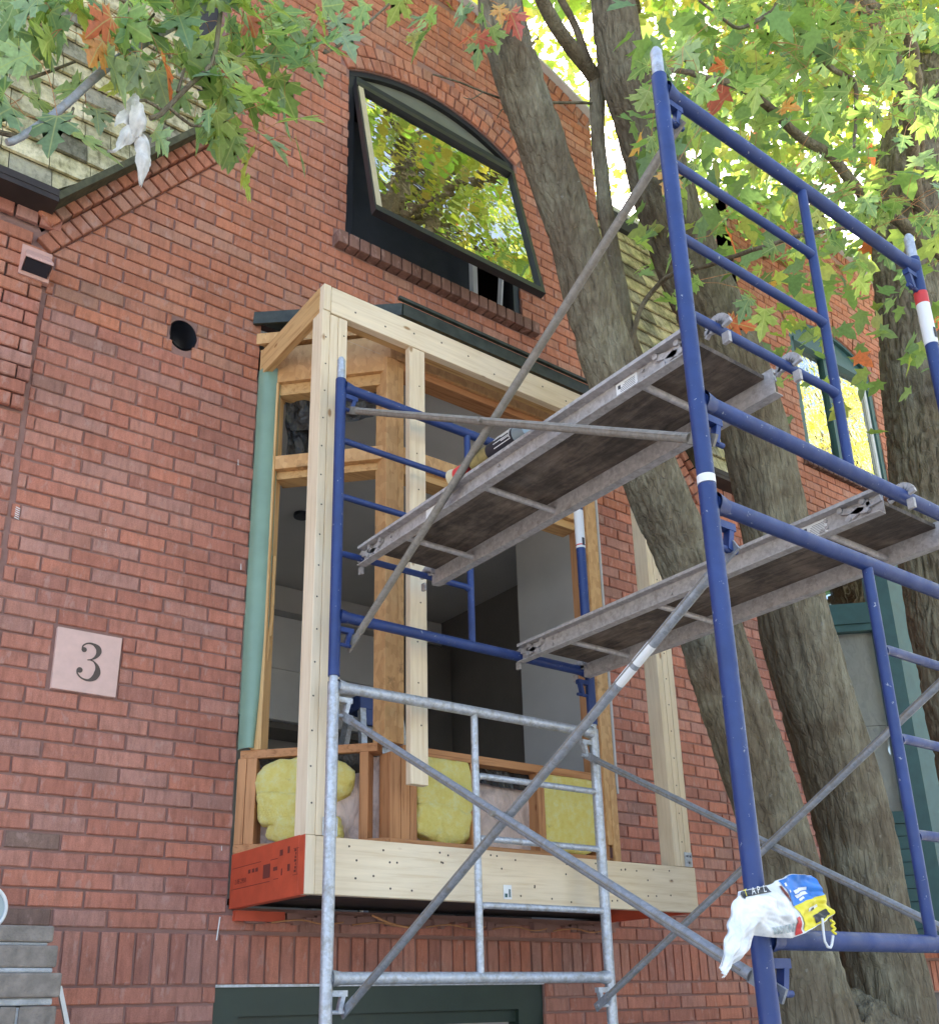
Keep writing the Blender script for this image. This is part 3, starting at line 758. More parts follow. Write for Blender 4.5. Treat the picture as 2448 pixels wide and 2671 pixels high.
for i in range(5):
    cb.box((1.05 + i * .62, 2.55, 3.98), (1.05 + i * .62 + .612, 2.92, 4.36)); cb.box((1.05 + i * .62, 2.552, 4.366), (1.05 + i * .62 + .612, 2.92, 4.775))
build_each(cb, 'wall_cabinet', mat['tile'], house)
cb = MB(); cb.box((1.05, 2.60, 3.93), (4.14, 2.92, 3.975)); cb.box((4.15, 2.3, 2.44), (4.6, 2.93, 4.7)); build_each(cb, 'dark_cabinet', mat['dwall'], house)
pl_ = MB()
for (x, y, r) in ((2.62, .95, .05), (2.72, 1.32, .05), (3.72, .92, .045)):
    pl_.tube([(x, y, 4.979), (x, y, 4.955)], r, 20); 
for p_ in range(0, len(pl_.p), 3):
    q_ = MB(); [q_.add(*k_) for k_ in pl_.p[p_:p_ + 3]]; q_.build('ceiling_light', mat['kprint'], house)

# ------------------------------------------------------------------ old bay
bay = thing('bay_window', 'old angled bay stripped to orange studs with yellow insulation and green corner trim', 'bay window', (2.87, -.1, 2.4))
CL0, CL1 = Vector((1.784, -.004, 0)), Vector((2.24, -.475, 0)); CR1, CR0 = Vector((3.475, -.475, 0)), Vector((3.94, -.02, 0))
dch = (CL1 - CL0).normalized(); nch = Vector((dch.y, -dch.x, 0)); nch = nch if nch.y < 0 else -nch
def chb(mb, s0, s1, z0, z1, d0=0, d1=.09):   # board in the left chamfer plane, s along it, d inwards
    vs = []
    for z in (z0, z1):
        for s, d in ((s0, d0), (s1, d0), (s1, d1), (s0, d1)): vs.append(CL0 + dch * s - nch * d + Vector((0, 0, z)))
    mb.add(vs, [(0, 3, 2, 1), (4, 5, 6, 7), (0, 1, 5, 4), (1, 2, 6, 5), (2, 3, 7, 6), (3, 0, 4, 7)])
LC = (CL1 - CL0).length
def bb(name, fn, m, bv=.002, **k):
    mb = MB(); fn(mb); return mb.build(name, m, bay, bevel=bv, **k)
ZP = 2.61
# sole plates, rails
bb('sole_plate', lambda m: chb(m, 0, LC - .0, ZP, ZP + .036), mat['fir_x']); bb('sole_plate', lambda m: m.box((2.245, -.475, ZP), (3.47, -.385, ZP + .036)), mat['fir_x'])
bb('top_rail', lambda m: chb(m, .01, LC - .05, 3.005, 3.041), mat['fir_x']); bb('top_rail', lambda m: m.box((2.31, -.475, 3.002), (3.47, -.385, 3.038)), mat['fir_x'])
bb('sole_plate', lambda m: m.bar(CR1 + Vector((.02, .02, ZP + .018)), CR0 + Vector((0, 0, ZP + .018)), .09, .036), mat['fir_x'])
# short studs
for s0, s1, mm in ((.002, .040, 'fir_z'), (.042, .085, 'fir_z'), (LC - .125, LC - .088, 'fir_z')):
    bb('short_stud', lambda m: chb(m, s0, s1, ZP + .036, 3.005), mat[mm])
for x0, x1 in ((2.248, 2.30), (2.302, 2.345), (2.347, 2.38), (2.665, 2.70), (3.045, 3.085), (3.405, 3.44), (3.442, 3.478)):
    bb('short_stud', lambda m: m.box((x0, -.472, ZP + .036), (x1, -.388, 3.002)), mat['fir_z'])
# tall posts
bb('jamb_stud', lambda m: chb(m, .055, .10, 3.041, 4.86, -.004, .085), mat['pine_z'], label='weathered jamb stud with strand board strip')
bb('jamb_strip', lambda m: chb(m, .045, .0545, 3.05, 4.93, -.012, .06), mat['pine_z'])
bb('corner_post', lambda m: m.box((2.215, -.478, 3.041), (2.278, -.385, 4.93)), mat['osb'], .003); bb('corner_post', lambda m: m.box((2.281, -.470, 3.041), (2.318, -.385, 4.93)), mat['osb'], .003)
bb('corner_post', lambda m: m.box((3.425, -.472, 3.039), (3.455, -.385, 4.93)), mat['fir_z']); bb('corner_post', lambda m: m.box((3.458, -.486, 2.7), (3.535, -.40, 4.93)), mat['osb'], .003)
bb('sheathing_edge', lambda m: m.box((3.5355, -.492, 2.95), (3.548, -.40, 4.90)), mat['drywall']); bb('sheathing_edge', lambda m: m.box((3.488, -.492, 2.62), (3.53, -.478, 2.99)), mat['osb'])
# transom
bb('transom_bar', lambda m: chb(m, .10, LC - .03, 4.385, 4.455), mat['osb']); bb('transom_bar', lambda m: m.box((2.319, -.468, 4.39), (3.424, -.40, 4.47)), mat['osb'])
bb('transom_ledge', lambda m: chb(m, .10, LC - .03, 4.345, 4.384, .03, .12), mat['pine_x']); bb('transom_ledge', lambda m: m.box((2.319, -.44, 4.345), (3.424, -.34, 4.389)), mat['pine_x'])
# header
bb('header', lambda m: chb(m, .0, LC, 4.862, 5.06, -.002, .05), mat['osb'], 0); bb('header', lambda m: m.box((2.24, -.476, 4.935), (3.50, -.40, 5.06)), mat['osb'], 0)
bb('header_trim', lambda m: chb(m, .05, LC - .03, 4.80, 4.861, .02, .10), mat['pine_x']); bb('header_trim', lambda m: m.box((2.32, -.46, 4.895), (3.42, -.36, 4.934)), mat['fir_x'])
# green corner trim, a rounded board with torn edge
gt = MB(); prof = [(-.005, .0), (-.003, -.03), (.010, -.056), (.034, -.072), (.062, -.076), (.084, -.066), (.092, -.03)]
zs = [3.045 + (4.94 - 3.045) * i / 40 for i in range(41)]; vs = []; fs = []
for i, z in enumerate(zs):
    wv = 1 - max(0, (3.62 - z)) * .9 + .02 * noise.noise((z * 9, 3, 1))
    for (x, y) in prof: vs.append((1.786 + x * max(.45, wv), y * .95, z))
npf = len(prof)
for i in range(40):
    for k in range(npf - 1): fs.append((i * npf + k, i * npf + k + 1, (i + 1) * npf + k + 1, (i + 1) * npf + k))
gt.add(vs, fs, None, True); gt.build('corner_trim', mat['sage'], bay, label='sage green rounded corner trim')
gs = MB()
for i in range(30):
    z = 3.05 + i * .03; k = max(.45, 1 - max(0, (3.62 - z)) * .9); x = 1.786 + .09 * k
    gs.box((x, -.062, z), (x + .012 + .008 * noise.noise((z * 20, 1, 1)), -.03, z + .031))
gs.build('split_wood_edge', mat['pine_z'], bay)
# metal roof flashing of the old bay
rp = [(1.74, .0), (2.27, -.53), (3.50, -.53), (4.03, .0)]
rf = MB().prism([(x, y, 5.155 + (.0 if y < -.1 else .06)) for x, y in rp], None, (0, 0, .012)); 
for a, b in zip(rp[:-1], rp[1:]): rf.bar((a[0], a[1], 5.185 + (.0 if a[1] < -.1 else .045)), (b[0], b[1], 5.185 + (.0 if b[1] < -.1 else .045)), .02, .068)
rf.bar((2.24, -.545, 5.235), (3.53, -.545, 5.235), .02, .016); rf.build('roof_flashing', mat['gdark'], bay)
rs = MB().prism([(x * .985 + .045, y * .93, 5.09) for x, y in rp], None, (0, 0, .06)); rs.build('roof_sheathing', mat['osb'], bay)
bb('notch_plug', lambda m: m.box((1.785, .03, 5.146), (2.01, .12, 5.205)), mat['drywall'])
# insulation: displaced lumps
def lump(name, c, r, m, parent, sub=24, amp=.25, fr=9, sq=1.0, label=None, rot=0):
    mb = MB(); vs = []; nu, nv = sub * 2, sub
    for j in range(nv + 1):
        ph = math.pi * j / nv - math.pi / 2
        for i in range(nu):
            a = 2 * math.pi * i / nu; sgn = lambda q: math.copysign(abs(q) ** sq, q)
            d = Vector((sgn(math.cos(ph)) * sgn(math.cos(a)), sgn(math.cos(ph)) * sgn(math.sin(a)), sgn(math.sin(ph))))
            p = Vector((d.x * r[0], d.y * r[1], d.z * r[2])); k = 1 + amp * noise.fractal((p + Vector(c)) * fr * .6, 1, 2, 4) 
            q = p * k; q = Matrix.Rotation(rot, 3, 'Z') @ q; vs.append(Vector(c) + q)
    fs = [(j * nu + i, j * nu + (i + 1) % nu, (j + 1) * nu + (i + 1) % nu, (j + 1) * nu + i) for j in range(nv) for i in range(nu)]
    mb.add(vs, fs, None, True); return mb.build(name, m, parent, label=label)
ac = math.atan2(dch.y, dch.x)
def chp(s, z, d): return CL0 + dch * s - nch * d + Vector((0, 0, z))
lump('insulation', chp(.29, 2.90, .03), (.20, .05, .105), mat['fluff'], bay, 34, .2, 13, .6, None, ac)
lump('insulation', chp(.23, 2.785, .01), (.145, .055, .075), mat['fluff'], bay, 32, .22, 14, .65, None, ac)
lump('insulation', chp(.24, 2.70, .015), (.10, .05, .055), mat['fluff'], bay, 24, .4, 16, .8, None, ac)
lump('insulation', chp(.40, 2.69, .02), (.06, .04, .05), mat['fluff'], bay, 20, .4, 18, .8, None, ac)
lump('insulation', (2.53, -.432, 2.895), (.155, .05, .125), mat['fluff'], bay, 28, .2, 9, .45)
lump('insulation', (2.53, -.435, 2.725), (.15, .055, .085), mat['fluff'], bay, 28, .28, 12, .6)
lump('insulation', (3.25, -.428, 2.835), (.165, .045, .19), mat['fluff'], bay, 30, .12, 10, .3)
# plastic sheets
def sheet(name, p00, p10, p11, p01, m, amp=.012, n=22, fr=9, label=None):
    mb = MB(); P = [Vector(p) for p in (p00, p10, p11, p01)]; nr = (P[1] - P[0]).cross(P[3] - P[0]).normalized(); vs = []
    for j in range(n + 1):
        for i in range(n + 1):
            u, v = i / n, j / n; p = P[0].lerp(P[1], u).lerp(P[3].lerp(P[2], u), v)
            vs.append(p + nr * amp * (noise.noise(Vector((p.x * fr, p.y * fr, p.z * fr * .6))) + .6 * abs(noise.noise(Vector((p.x * fr * 2.4, p.y * 5, p.z * fr + p.x * 14))))))
    mb.add(vs, [(j * (n + 1) + i, j * (n + 1) + i + 1, (j + 1) * (n + 1) + i + 1, (j + 1) * (n + 1) + i) for j in range(n) for i in range(n)], None, True)
    return mb.build(name, m, bay, label=label)
sheet('vapour_barrier', chp(.07, ZP + .03, .085), chp(LC - .05, ZP + .03, .085), chp(LC - .05, 3.0, .085), chp(.07, 3.0, .085), mat['poly'])
sheet('vapour_barrier', chp(.33, ZP + .03, .055), chp(LC - .12, ZP + .03, .05), chp(LC - .12, 2.93, .05), chp(.30, 2.97, .055), mat['poly'], .02)
sheet('vapour_barrier', (2.38, -.40, ZP + .03), (3.40, -.40, ZP + .03), (3.40, -.40, 3.0), (2.38, -.40, 3.0), mat['poly'], .015)
sheet('black_sheet', chp(.07, 2.95, .06), chp(LC - .12, 2.90, .06), chp(LC - .12, 3.004, .02), chp(.07, 3.004, .02), mat['bpoly'], .02)
sheet('black_sheet', (2.705, -.425, 2.93), (3.04, -.425, 2.92), (3.04, -.415, 3.0), (2.705, -.415, 3.0), mat['bpoly'], .016)
sheet('black_sheet', (2.385, -.42, 2.965), (2.66, -.42, 2.965), (2.66, -.415, 3.0), (2.385, -.415, 3.0), mat['bpoly'], .012)
sheet('black_sheet', chp(.11, 4.47, .11), chp(.26, 4.47, .22), chp(.20, 4.79, .20), chp(.11, 4.79, .10), mat['bpoly'], .05, 26, 14)
sheet('black_sheet', chp(.11, 4.66, .12), chp(LC - .06, 4.70, .14), chp(LC - .06, 4.80, .09), chp(.11, 4.80, .09), mat['bpoly'], .05, 26, 12)
# rough soffit board under the bay
bb('bay_soffit', lambda m: m.prism([(1.80, .13, 2.42), (1.83, -.02, 2.42), (2.27, -.45, 2.42), (3.45, -.45, 2.42), (3.9, -.02, 2.42), (3.95, .13, 2.42)], None, (0, 0, .02)), mat['eave'], 0)
bb('ledger_scrap', lambda m: m.box((1.80, -.03, 2.345), (2.02, -.004, 2.385)), mat['red'], 0)
wr = MB()
for i in range(5):
    x = 1.95 + i * .38; P = [(x, -.05, 2.34), (x + .12, -.07, 2.352), (x + .22, -.09, 2.335), (x + .33, -.06, 2.349)]; wr.tube(smooth_path(P, .03), .0035, 6)
wr.tube(smooth_path([(2.36, -.16, 2.372), (2.44, -.18, 2.34), (2.55, -.18, 2.325), (2.60, -.18, 2.345)], .02), .005, 8)
wr.build('loose_lath', mat['fir_x'], bay)
ms = MB()
for i in range(70):
    x = random.uniform(1.8, 3.9); ms.box((x, -.012 - random.uniform(0, .02), 2.345 + random.uniform(-.012, .02)), (x + random.uniform(.02, .09), .01, 2.372 + random.uniform(-.008, .012)))
ms.build('mortar_rubble', mat['mortar'], bay, kind='stuff')

# ------------------------------------------------------------------ new frame
fr_ = thing('timber_frame', 'new pale spruce bay frame with a red side beam bolted round the old bay', 'timber frame', (2.84, -.6, 2.39))
def fb(name, a, b, m, bv=.003, label=None): return MB().box(a, b).build(name, mat[m], fr_, bevel=bv, label=label)
YF = -.625
fb('bottom_beam', (1.829, YF, 2.393), (3.887, YF + .04, 2.602), 'spruce_x')
fb('beam_end', (1.786, YF - .002, 2.392), (1.8275, YF + .04, 2.603), 'spruce_z')
sb2 = fb('side_beam', (1.782, YF + .041, 2.39), (1.818, -.003, 2.607), 'red', .002, 'red sealed side beam with printed marks')
fb('side_beam_edge', (1.782, YF - .001, 2.391), (1.7855, YF + .04, 2.604), 'red', .001)
fb('side_beam', (3.84, YF + .041, 2.39), (3.876, -.003, 2.60), 'red', .002)
# printing on the red beam
def ptext(mb_parent, s, size, mat_, M4, name='print'):
    cu = bpy.data.curves.new('lettering', 'FONT'); cu.body = s; cu.size = size; cu.align_x = 'LEFT'; cu.resolution_u = 2
    o = bpy.data.objects.new('lettering', cu); col.objects.link(o)
    dg = bpy.context.evaluated_depsgraph_get(); me = bpy.data.meshes.new_from_object(o.evaluated_get(dg)); col.objects.unlink(o); bpy.data.objects.remove(o); bpy.data.curves.remove(cu)
    me.transform(M4); me.transform(Matrix.Translation(-origin(mb_parent))); me.materials.clear(); me.materials.append(mat_)
    q = bpy.data.objects.new(name, me); link(q, mb_parent); WL[q.name] = origin(mb_parent); return q
pr = MB(); XS = 1.7812
def pr_rect(y0, y1, z0, z1): pr.add([(XS, y0, z0), (XS, y1, z0), (XS, y1, z1), (XS, y0, z1)], [(0, 1, 2, 3)])
pr_rect(-.28, -.02, 2.545, 2.5475); pr_rect(-.42, -.36, 2.5405, 2.543); pr_rect(-.36, -.02, 2.462, 2.4645); pr_rect(-.43, -.39, 2.4655, 2.468)
for y0, y1, z0, z1 in ((-.36, -.30, 2.478, 2.53), (-.42, -.385, 2.498, 2.512), (-.46, -.45, 2.475, 2.50), (-.52, -.50, 2.485, 2.510), (-.46, -.435, 2.548, 2.57), (-.515, -.498, 2.55, 2.575)): pr_rect(y0, y1, z0, z1)
for y in (-.255, -.225, -.19): pr_rect(y, y + .022, 2.512, 2.527)
for k in range(7): pr_rect(-.568 - .001 * (k % 2), -.552 - .004 * (k % 3), 2.475 + k * .0125, 2.484 + k * .0125)
pr_rect(-.578, -.576, 2.466, 2.56); pr_rect(-.585, -.545, 2.465, 2.467); pr_rect(-.585, -.545, 2.560, 2.562)
pr.build('stamp', mat['ink'], sb2)
MX = Matrix(((0, 0, -1, XS - .0004), (-1, 0, 0, 0), (0, 1, 0, 0), (0, 0, 0, 1)))
def on_left(s, size, y, z): return ptext(sb2, s, size, mat['ink'], Matrix.Translation((0, y, z)) @ MX, 'stamp')
on_left('2.0E 2950', .026, -.05, 2.482)
# posts
for i, (x0, x1) in enumerate(((1.786, 1.8245), (1.8262, 1.8655), (1.867, 1.912))):
    fb('post', (x0, YF - .001 * i, 2.604), (x1, YF + .09, 4.905 + .012 * (i == 0)), 'spruce_z')
fb('post', (2.24, YF - .012, 2.836), (2.325, YF + .026, 4.90), 'spruce_z', label='single stud lapped on the old corner post')
for i, (x0, x1) in enumerate(((3.752, 3.790), (3.7915, 3.830), (3.8315, 3.871))):
    fb('post', (x0, YF - .001 * i, 2.603), (x1, YF + .09, 4.90), 'spruce_z')
fb('top_beam', (1.826, YF - .004, 4.90 + .012), (3.885, YF + .036, 5.052), 'spruce_x'); fb('top_beam', (1.826, YF + .037, 4.916), (3.885, YF + .075, 5.05), 'pine_x')
fb('beam_end', (1.788, YF - .004, 4.918), (1.8245, YF + .036, 5.055), 'spruce_z')
fb('side_top_beam', (1.786, YF + .0365, 4.915), (1.822, .002, 5.055), 'pine_y'); fb('side_top_beam', (3.847, YF + .077, 4.915), (3.883, .002, 5.05), 'pine_y')
# screws, knots and bracket plates
sc_ = MB()
def screw(x, z, y=YF - .0035, r=.0045):
    sc_.add([(x + r * math.cos(a), y, z + r * math.sin(a)) for a in [2 * math.pi * i / 8 for i in range(8)]], [tuple(range(8))])
for i in range(46): screw(random.uniform(1.9, 3.85), random.choice((2.42, 2.46, 2.53, 2.575)) + random.uniform(-.01, .01), YF - .0012)
for i in range(16):
    z = 2.72 + i * .137; screw(1.803 + random.uniform(-.006, .006), z, YF - .0012, .004); screw(1.89 + random.uniform(-.006, .006), z + .04, YF - .0032, .004); screw(3.81, z, YF - .0022, .004)
for i in range(11): screw(2.283 + random.uniform(-.012, .012), 2.9 + i * .18, YF - .0132, .004)
for i in range(12): screw(1.95 + i * .16, 4.985 + random.uniform(-.04, .04), YF - .0052, .005)
sc_.build('screw', mat['groove'], fr_, kind='stuff')
for (x0, x1) in ((1.852, 1.915), (3.815, 3.868)):
    b = MB().box((x0, YF - .0055, 2.604), (x1, YF - .0035, 2.672)).build('bracket_plate', mat['galv'], fr_)
    q = MB()
    for dx, dz in ((.018, .05), (.042, .05), (.03, .02)): q.tube([(x0 + dx, YF - .005, 2.604 + dz), (x0 + dx, YF - .013, 2.604 + dz)], .0058, 8)
    q.build('bolt', mat['brace'], b)
tg = MB().box((2.70, YF - .003, 2.41), (2.742, YF - .0012, 2.467)).build('label', mat['tag'], fr_)
q = MB(); q.box((2.706, YF - .0042, 2.417), (2.719, YF - .0032, 2.432)); 
for k in range(3): q.box((2.726 + k * .004, YF - .0042, 2.418), (2.728 + k * .004, YF - .0032, 2.45))
q.build('print', mat['green'], tg)

# ------------------------------------------------------------------ scaffold
XL, XR = 1.815, 3.147; YN, YFR = -2.567, -.752
def bracket(parent, x, y, z, sgn, m, drop=.062):
    b = MB(); b.box((x + sgn * .018, y - .011, z - .012), (x + sgn * .078, y + .011, z + .008))
    b.bar((x + sgn * .064, y, z - .008), (x + sgn * .050, y, z - drop - .004), .02, .016, up=(1, 0, 0)); o = b.build('brace_bracket', m, parent)
    MB().tube([(x + sgn * .018, y, z - drop), (x + sgn * .082, y, z - drop)], .0075, 10).build('lock_pin', m, o)
def frame(label, y, z0, z1, ztop, zbot, zr, ladder_left, m, xm=2.475, pins=(), wrap=None, ring_=None, group='scaffold end frames'):
    t = thing('scaffold', label, 'scaffold', (XL, y, z0), group)
    for x in (XL, XR):
        MB().tube([(x, y, z0), (x, y, z1)], .0222, 24).build('post', m, t)
        MB().tube([(x, y, z1), (x, y, z1 + .095), (x, y, z1 + .11)], [.0175, .0175, .010], 18).build('coupling_pin', mat['galv'], t)
    for z, nm in ((ztop, 'top_beam'), (zbot, 'bottom_beam')): MB().tube([(XL + .014, y, z), (XR - .014, y, z)], .0215, 20).build(nm, m, t)
    gus = MB()
    for z in (ztop, zbot):
        for x, s in ((XL, 1), (XR, -1)): gus.tube([(x + s * .015, y, z), (x + s * .06, y, z)], [.030, .0216], 16, False)
    build_each(gus, 'weld_collar', m, t)
    MB().tube([(xm, y, zbot + .01), (xm, y, ztop - .01)], .0150, 16).build('ladder_post', m, t)
    xa, xb = (XL, xm) if ladder_left else (xm, XR)
    for z in zr:
        e = .03; MB().tube([(xa + .01, y, z - .006), (xa + e, y, z), (xb - e, y, z), (xb - .01, y, z - .006)], [.0155, .0133, .0133, .0155], 14).build('rung', m, t)
    for z in pins:
        bracket(t, XL, y, z, 1, m); bracket(t, XR, y, z, -1, m)
    if ring_: MB().tube([(XL, y, ring_), (XL, y, ring_ + .022)], .0228, 24).build('joint_ring', mat['tag'], t)
    if wrap:
        o = MB().tube([(XR, y, wrap[0]), (XR, y, wrap[1])], .0232, 24).build('label_wrap', mat['tag'], t)
        MB().tube([(XR, y, wrap[2]), (XR, y, wrap[3])], .0236, 24).build('label_band', mat['redtag'], o)
        q = MB()
        for k in range(5):
            a = -1.9 + k * .12; q.box((XR + .0238 * math.cos(a) - .002, y + .0238 * math.sin(a) - .001, (wrap[0] + wrap[1]) / 2 - .09), (XR + .0238 * math.cos(a) + .001, y + .0238 * math.sin(a), (wrap[0] + wrap[1]) / 2 - .05))
        q.build('barcode', mat['kprint'], o)
    return t
BZR = (4.20, 3.942, 3.69)
frame('upper blue scaffold end frame nearest the camera, its top beam under the maple leaves', YN, 3.205, 4.512, 4.468, 3.425, BZR, True, mat['blue'], pins=(4.425, 3.378), wrap=(4.14, 4.36, 4.31, 4.36))
frame('upper blue scaffold end frame close against the bay, behind the planks', YFR, 3.178, 4.487, 4.455, 3.425, BZR, True, mat['blue'], pins=(4.415, 3.372), wrap=(4.05, 4.25, 4.062, 4.068))
frame('lower blue scaffold end frame nearest the camera with a torn wrapper on its bottom beam', YN, .9, 3.18, 3.135, 2.118, (2.885, 2.637, 2.385), False, mat['blue'], pins=(3.083, 2.072), ring_=3.182)
frame('galvanised lower scaffold end frame in front of the pale bottom beam', YFR, .9, 3.155, 3.140, 2.102, (2.873, 2.624, 2.367), False, mat['galv'], pins=(3.092, 2.055))

def brace(label, pairs, m, group='scaffold cross braces', sticker=False):
    t = thing('cross_brace', label, 'cross brace', pairs[0][0], group)
    for ip, (a, b) in enumerate(pairs):
        a, b = Vector(a), Vector(b); d = (b - a).normalized(); o = MB()
        o.tube([a + d * .07, b - d * .07], .0138, 14); tb = o.build('tube', m, t)
        for p, s in ((a, 1), (b, -1)):
            e = MB(); e.bar(p - d * s * .02, p + d * s * .075, .008, .032, up=(0, 0, 1)); e.build('flat_end', m, t)
        gr = MB(); gr.tube([a + d * .09 + Vector((-.0128, 0, .002)), b - d * .09 + Vector((-.0128, 0, .002))], .0030, 6); gr.build('seam', mat['mud'], tb)
        if sticker and ip == 1:
            for f0, f1 in ((.775, .805), (.812, .845)): MB().tube([a.lerp(b, f0), a.lerp(b, f1)], .0142, 14).build('sticker', mat['tag'], tb)
    mid = (Vector(pairs[0][0]) + Vector(pairs[0][1])) / 2
    MB().tube([mid + Vector((-.026, 0, 0)), mid + Vector((.026, 0, 0))], .009, 10).build('rivet', mat['mud'], t)
    return t
xb_ = XL + .045
brace('muddy brown cross brace high on the left, crossing before the upper plank', [((xb_, YFR, 4.355), (xb_ - .012, YN, 3.318)), ((xb_ + .028, YFR, 3.313), (xb_ + .018, YN, 4.362))], mat['mud'])
brace('grey cross brace low on the left, crossing before the pale bottom beam', [((xb_, YFR, 3.030), (xb_ - .01, YN, 2.014)), ((xb_ + .028, YFR, 1.994), (xb_ + .018, YN, 3.022))], mat['brace'], sticker=True)
xq = XR - .045
brace('grey cross brace low on the right, crossing before the maple trunks', [((xq, YFR, 3.030), (xq, YN, 2.014)), ((xq - .028, YFR, 1.994), (xq - .028, YN, 3.022))], mat['brace'])
# sticker with a torn centre on the low left brace
def plank(label, x0, x1, zb, y0, y1, tags, hooks):
    t = thing('scaffold_plank', label, 'scaffold plank', ((x0 + x1) / 2, (y0 + y1) / 2, zb), 'aluminium scaffold planks'); h = .082
    for s, x in ((-1, x0), (1, x1)):
        m = MB(); xi = x - s * .034
        m.box((xi - .002 if s > 0 else xi - .002, y0, zb), (xi + .002, y1, zb + h)); 
        a, b = (xi + .002, x) if s > 0 else (x, xi - .002)
        m.box((a, y0, zb), (b, y1, zb + .0035)); m.box((a, y0, zb + h - .012), (b, y1, zb + h)); rl = m.build('side_rail', mat['alu'], t)
        rv = MB()
        for y in (y0 + .2, y1 - .2, (y0 + y1) / 2):
            for dz in (.03, .055): rv.tube([(xi + s * .002, y, zb + dz), (xi + s * .010, y, zb + dz)], .006, 8)
        rv.build('rivet', mat['alu'], rl)
        for y, dirn in ((y0, -1), (y1, 1)):
            k = MB(); xm = xi + s * .008
            for a_, b_ in (((.14, .06), (.05, .03)), ((.12, .025), (.04, .055)), ((.05, .045), (.0, .052))): k.bar((xm, y - dirn * a_[0], zb + a_[1]), (xm, y - dirn * b_[0], zb + b_[1]), .010, .02, up=(0, 0, 1))
            for yy, dz in ((.14, .062), (.115, .022), (.06, .062), (.05, .03)): k.tube([(xm - s * .004, y - dirn * yy, zb + dz), (xm + s * .012, y - dirn * yy, zb + dz)], .010, 8)
            yc = hooks[0] if dirn < 0 else hooks[1]; zc = hooks[2] if dirn < 0 else hooks[3]; xh = xi - s * .012
            pts = [(xh, yc - dirn * .035, zb + .05)] + [(xh, yc - dirn * .03 * math.cos(a), zc + .03 * math.sin(a)) for a in [math.pi * i / 8 for i in range(9)]]
            P = [Vector(p) for p in pts]
            hk = MB(); lt_ = MB()
            for p, q in zip(P[:-1], P[1:]): hk.bar(p, q + (q - p) * .12, .028, .012, up=(1, 0, 0))
            hk.build('end_hook', mat['alu'], t)
            lt_.box((xh - .006, yc + dirn * .012, zb - .012), (xh + .006, yc + dirn * .034, zb + .02)); lt_.build('lock_tab', mat['alu'], t); k.build('hook_casting', mat['alu'], t)
    MB().box((x0 + .037, y0 + .03, zb + h - .022), (x1 - .037, y1 - .03, zb + h - .008)).build('deck', mat['ply'], t)
    for y in (y0 + .22, (y0 + y1) / 2 + .1, y1 - .28): MB().tube([(x0 + .03, y, zb + .022), (x1 - .03, y, zb + .022)], .0115, 12).build('cross_tube', mat['alu'], t)
    for (y, wd, z0, z1, lines) in tags:
        o = MB().box((x0 + .0305, y, zb + z0), (x0 + .0318, y + wd, zb + z1)).build('label', mat['tag'], t)
        if lines:
            q = MB()
            for i in range(lines): q.box((x0 + .0300, y + .008, zb + z1 - .010 - i * .0055), (x0 + .0304, y + wd * random.uniform(.55, .92), zb + z1 - .0085 - i * .0055))
            q.box((x0 + .0298, y + wd * .78, zb + z1 - .02), (x0 + .0304, y + wd * .9, zb + z1 - .008)); q.build('print', mat['slate'], o)
    return t
plank('upper scaffold plank hooked on the rungs, two cans lying on it', 1.895, 2.292, 3.645, -2.505, -.775, [(-2.28, .085, .022, .066, 8), (-1.265, .055, .02, .066, 0)], (YN, YFR, 3.69, 3.69))
plank('lower scaffold plank hooked over the blue beams at the right', 2.70, 3.128, 3.388, -2.51, -.775, [(-2.31, .095, .018, .066, 9)], (YN, YFR, 3.425, 3.425))

# sealant cans on the upper plank
def can(name, label, x, z, y0, y1, r, bands, group):
    t = thing(name, label, 'can', (x, y0, z - r), group); L = y1 - y0
    for nm, a, b, ra, rb, m in bands: MB().tube([(x, y0 + L * a, z), (x, y0 + L * b, z)], [r * ra, r * rb], 20).build(nm, mat[m], t)
    return t
can('spray_can', 'black and gold spray can with a grey cap lying on the upper plank', 1.919, 3.759, -1.80, -1.50, .032, [('cap', 0, .16, .8, .95, 'clear'), ('body', .161, .62, 1, 1, 'kprint'), ('body', .621, .93, 1, 1, 'gold'), ('nozzle', .931, 1.0, .6, .4, 'kprint')], 'cans on the upper plank')
can('adhesive_tube', 'short red tube at the end of the spray can on the upper plank', 1.919, 3.757, -1.495, -1.395, .030, [('body', .0, .72, 1, 1, 'redtag'), ('nozzle', .721, 1, 1.0, 1.25, 'cream')], 'cans on the upper plank')
hook = MB(); hook.tube(smooth_path([(1.958, -1.60, 3.785), (1.955, -1.60, 3.83), (1.95, -1.62, 3.83), (1.955, -1.625, 3.785)], .02), .0025, 6); o = hook.build('wire_hanger', mat['drywall'], None, (1.955, -1.6, 3.785)); tag(o, 'thin pale wire loop standing up behind the spray can', 'wire')
sp_l = MB()
for i in range(10):
    a = 2.2 + i * .16; sp_l.tube([(1.919 + .0323 * math.cos(a), -1.745, 3.759 + .0323 * math.sin(a)), (1.919 + .0323 * math.cos(a), -1.66 - .04 * (i % 3), 3.759 + .0323 * math.sin(a))], .0016, 5)
sp_l.build('print', mat['tag'], bpy.data.objects['spray_can'])

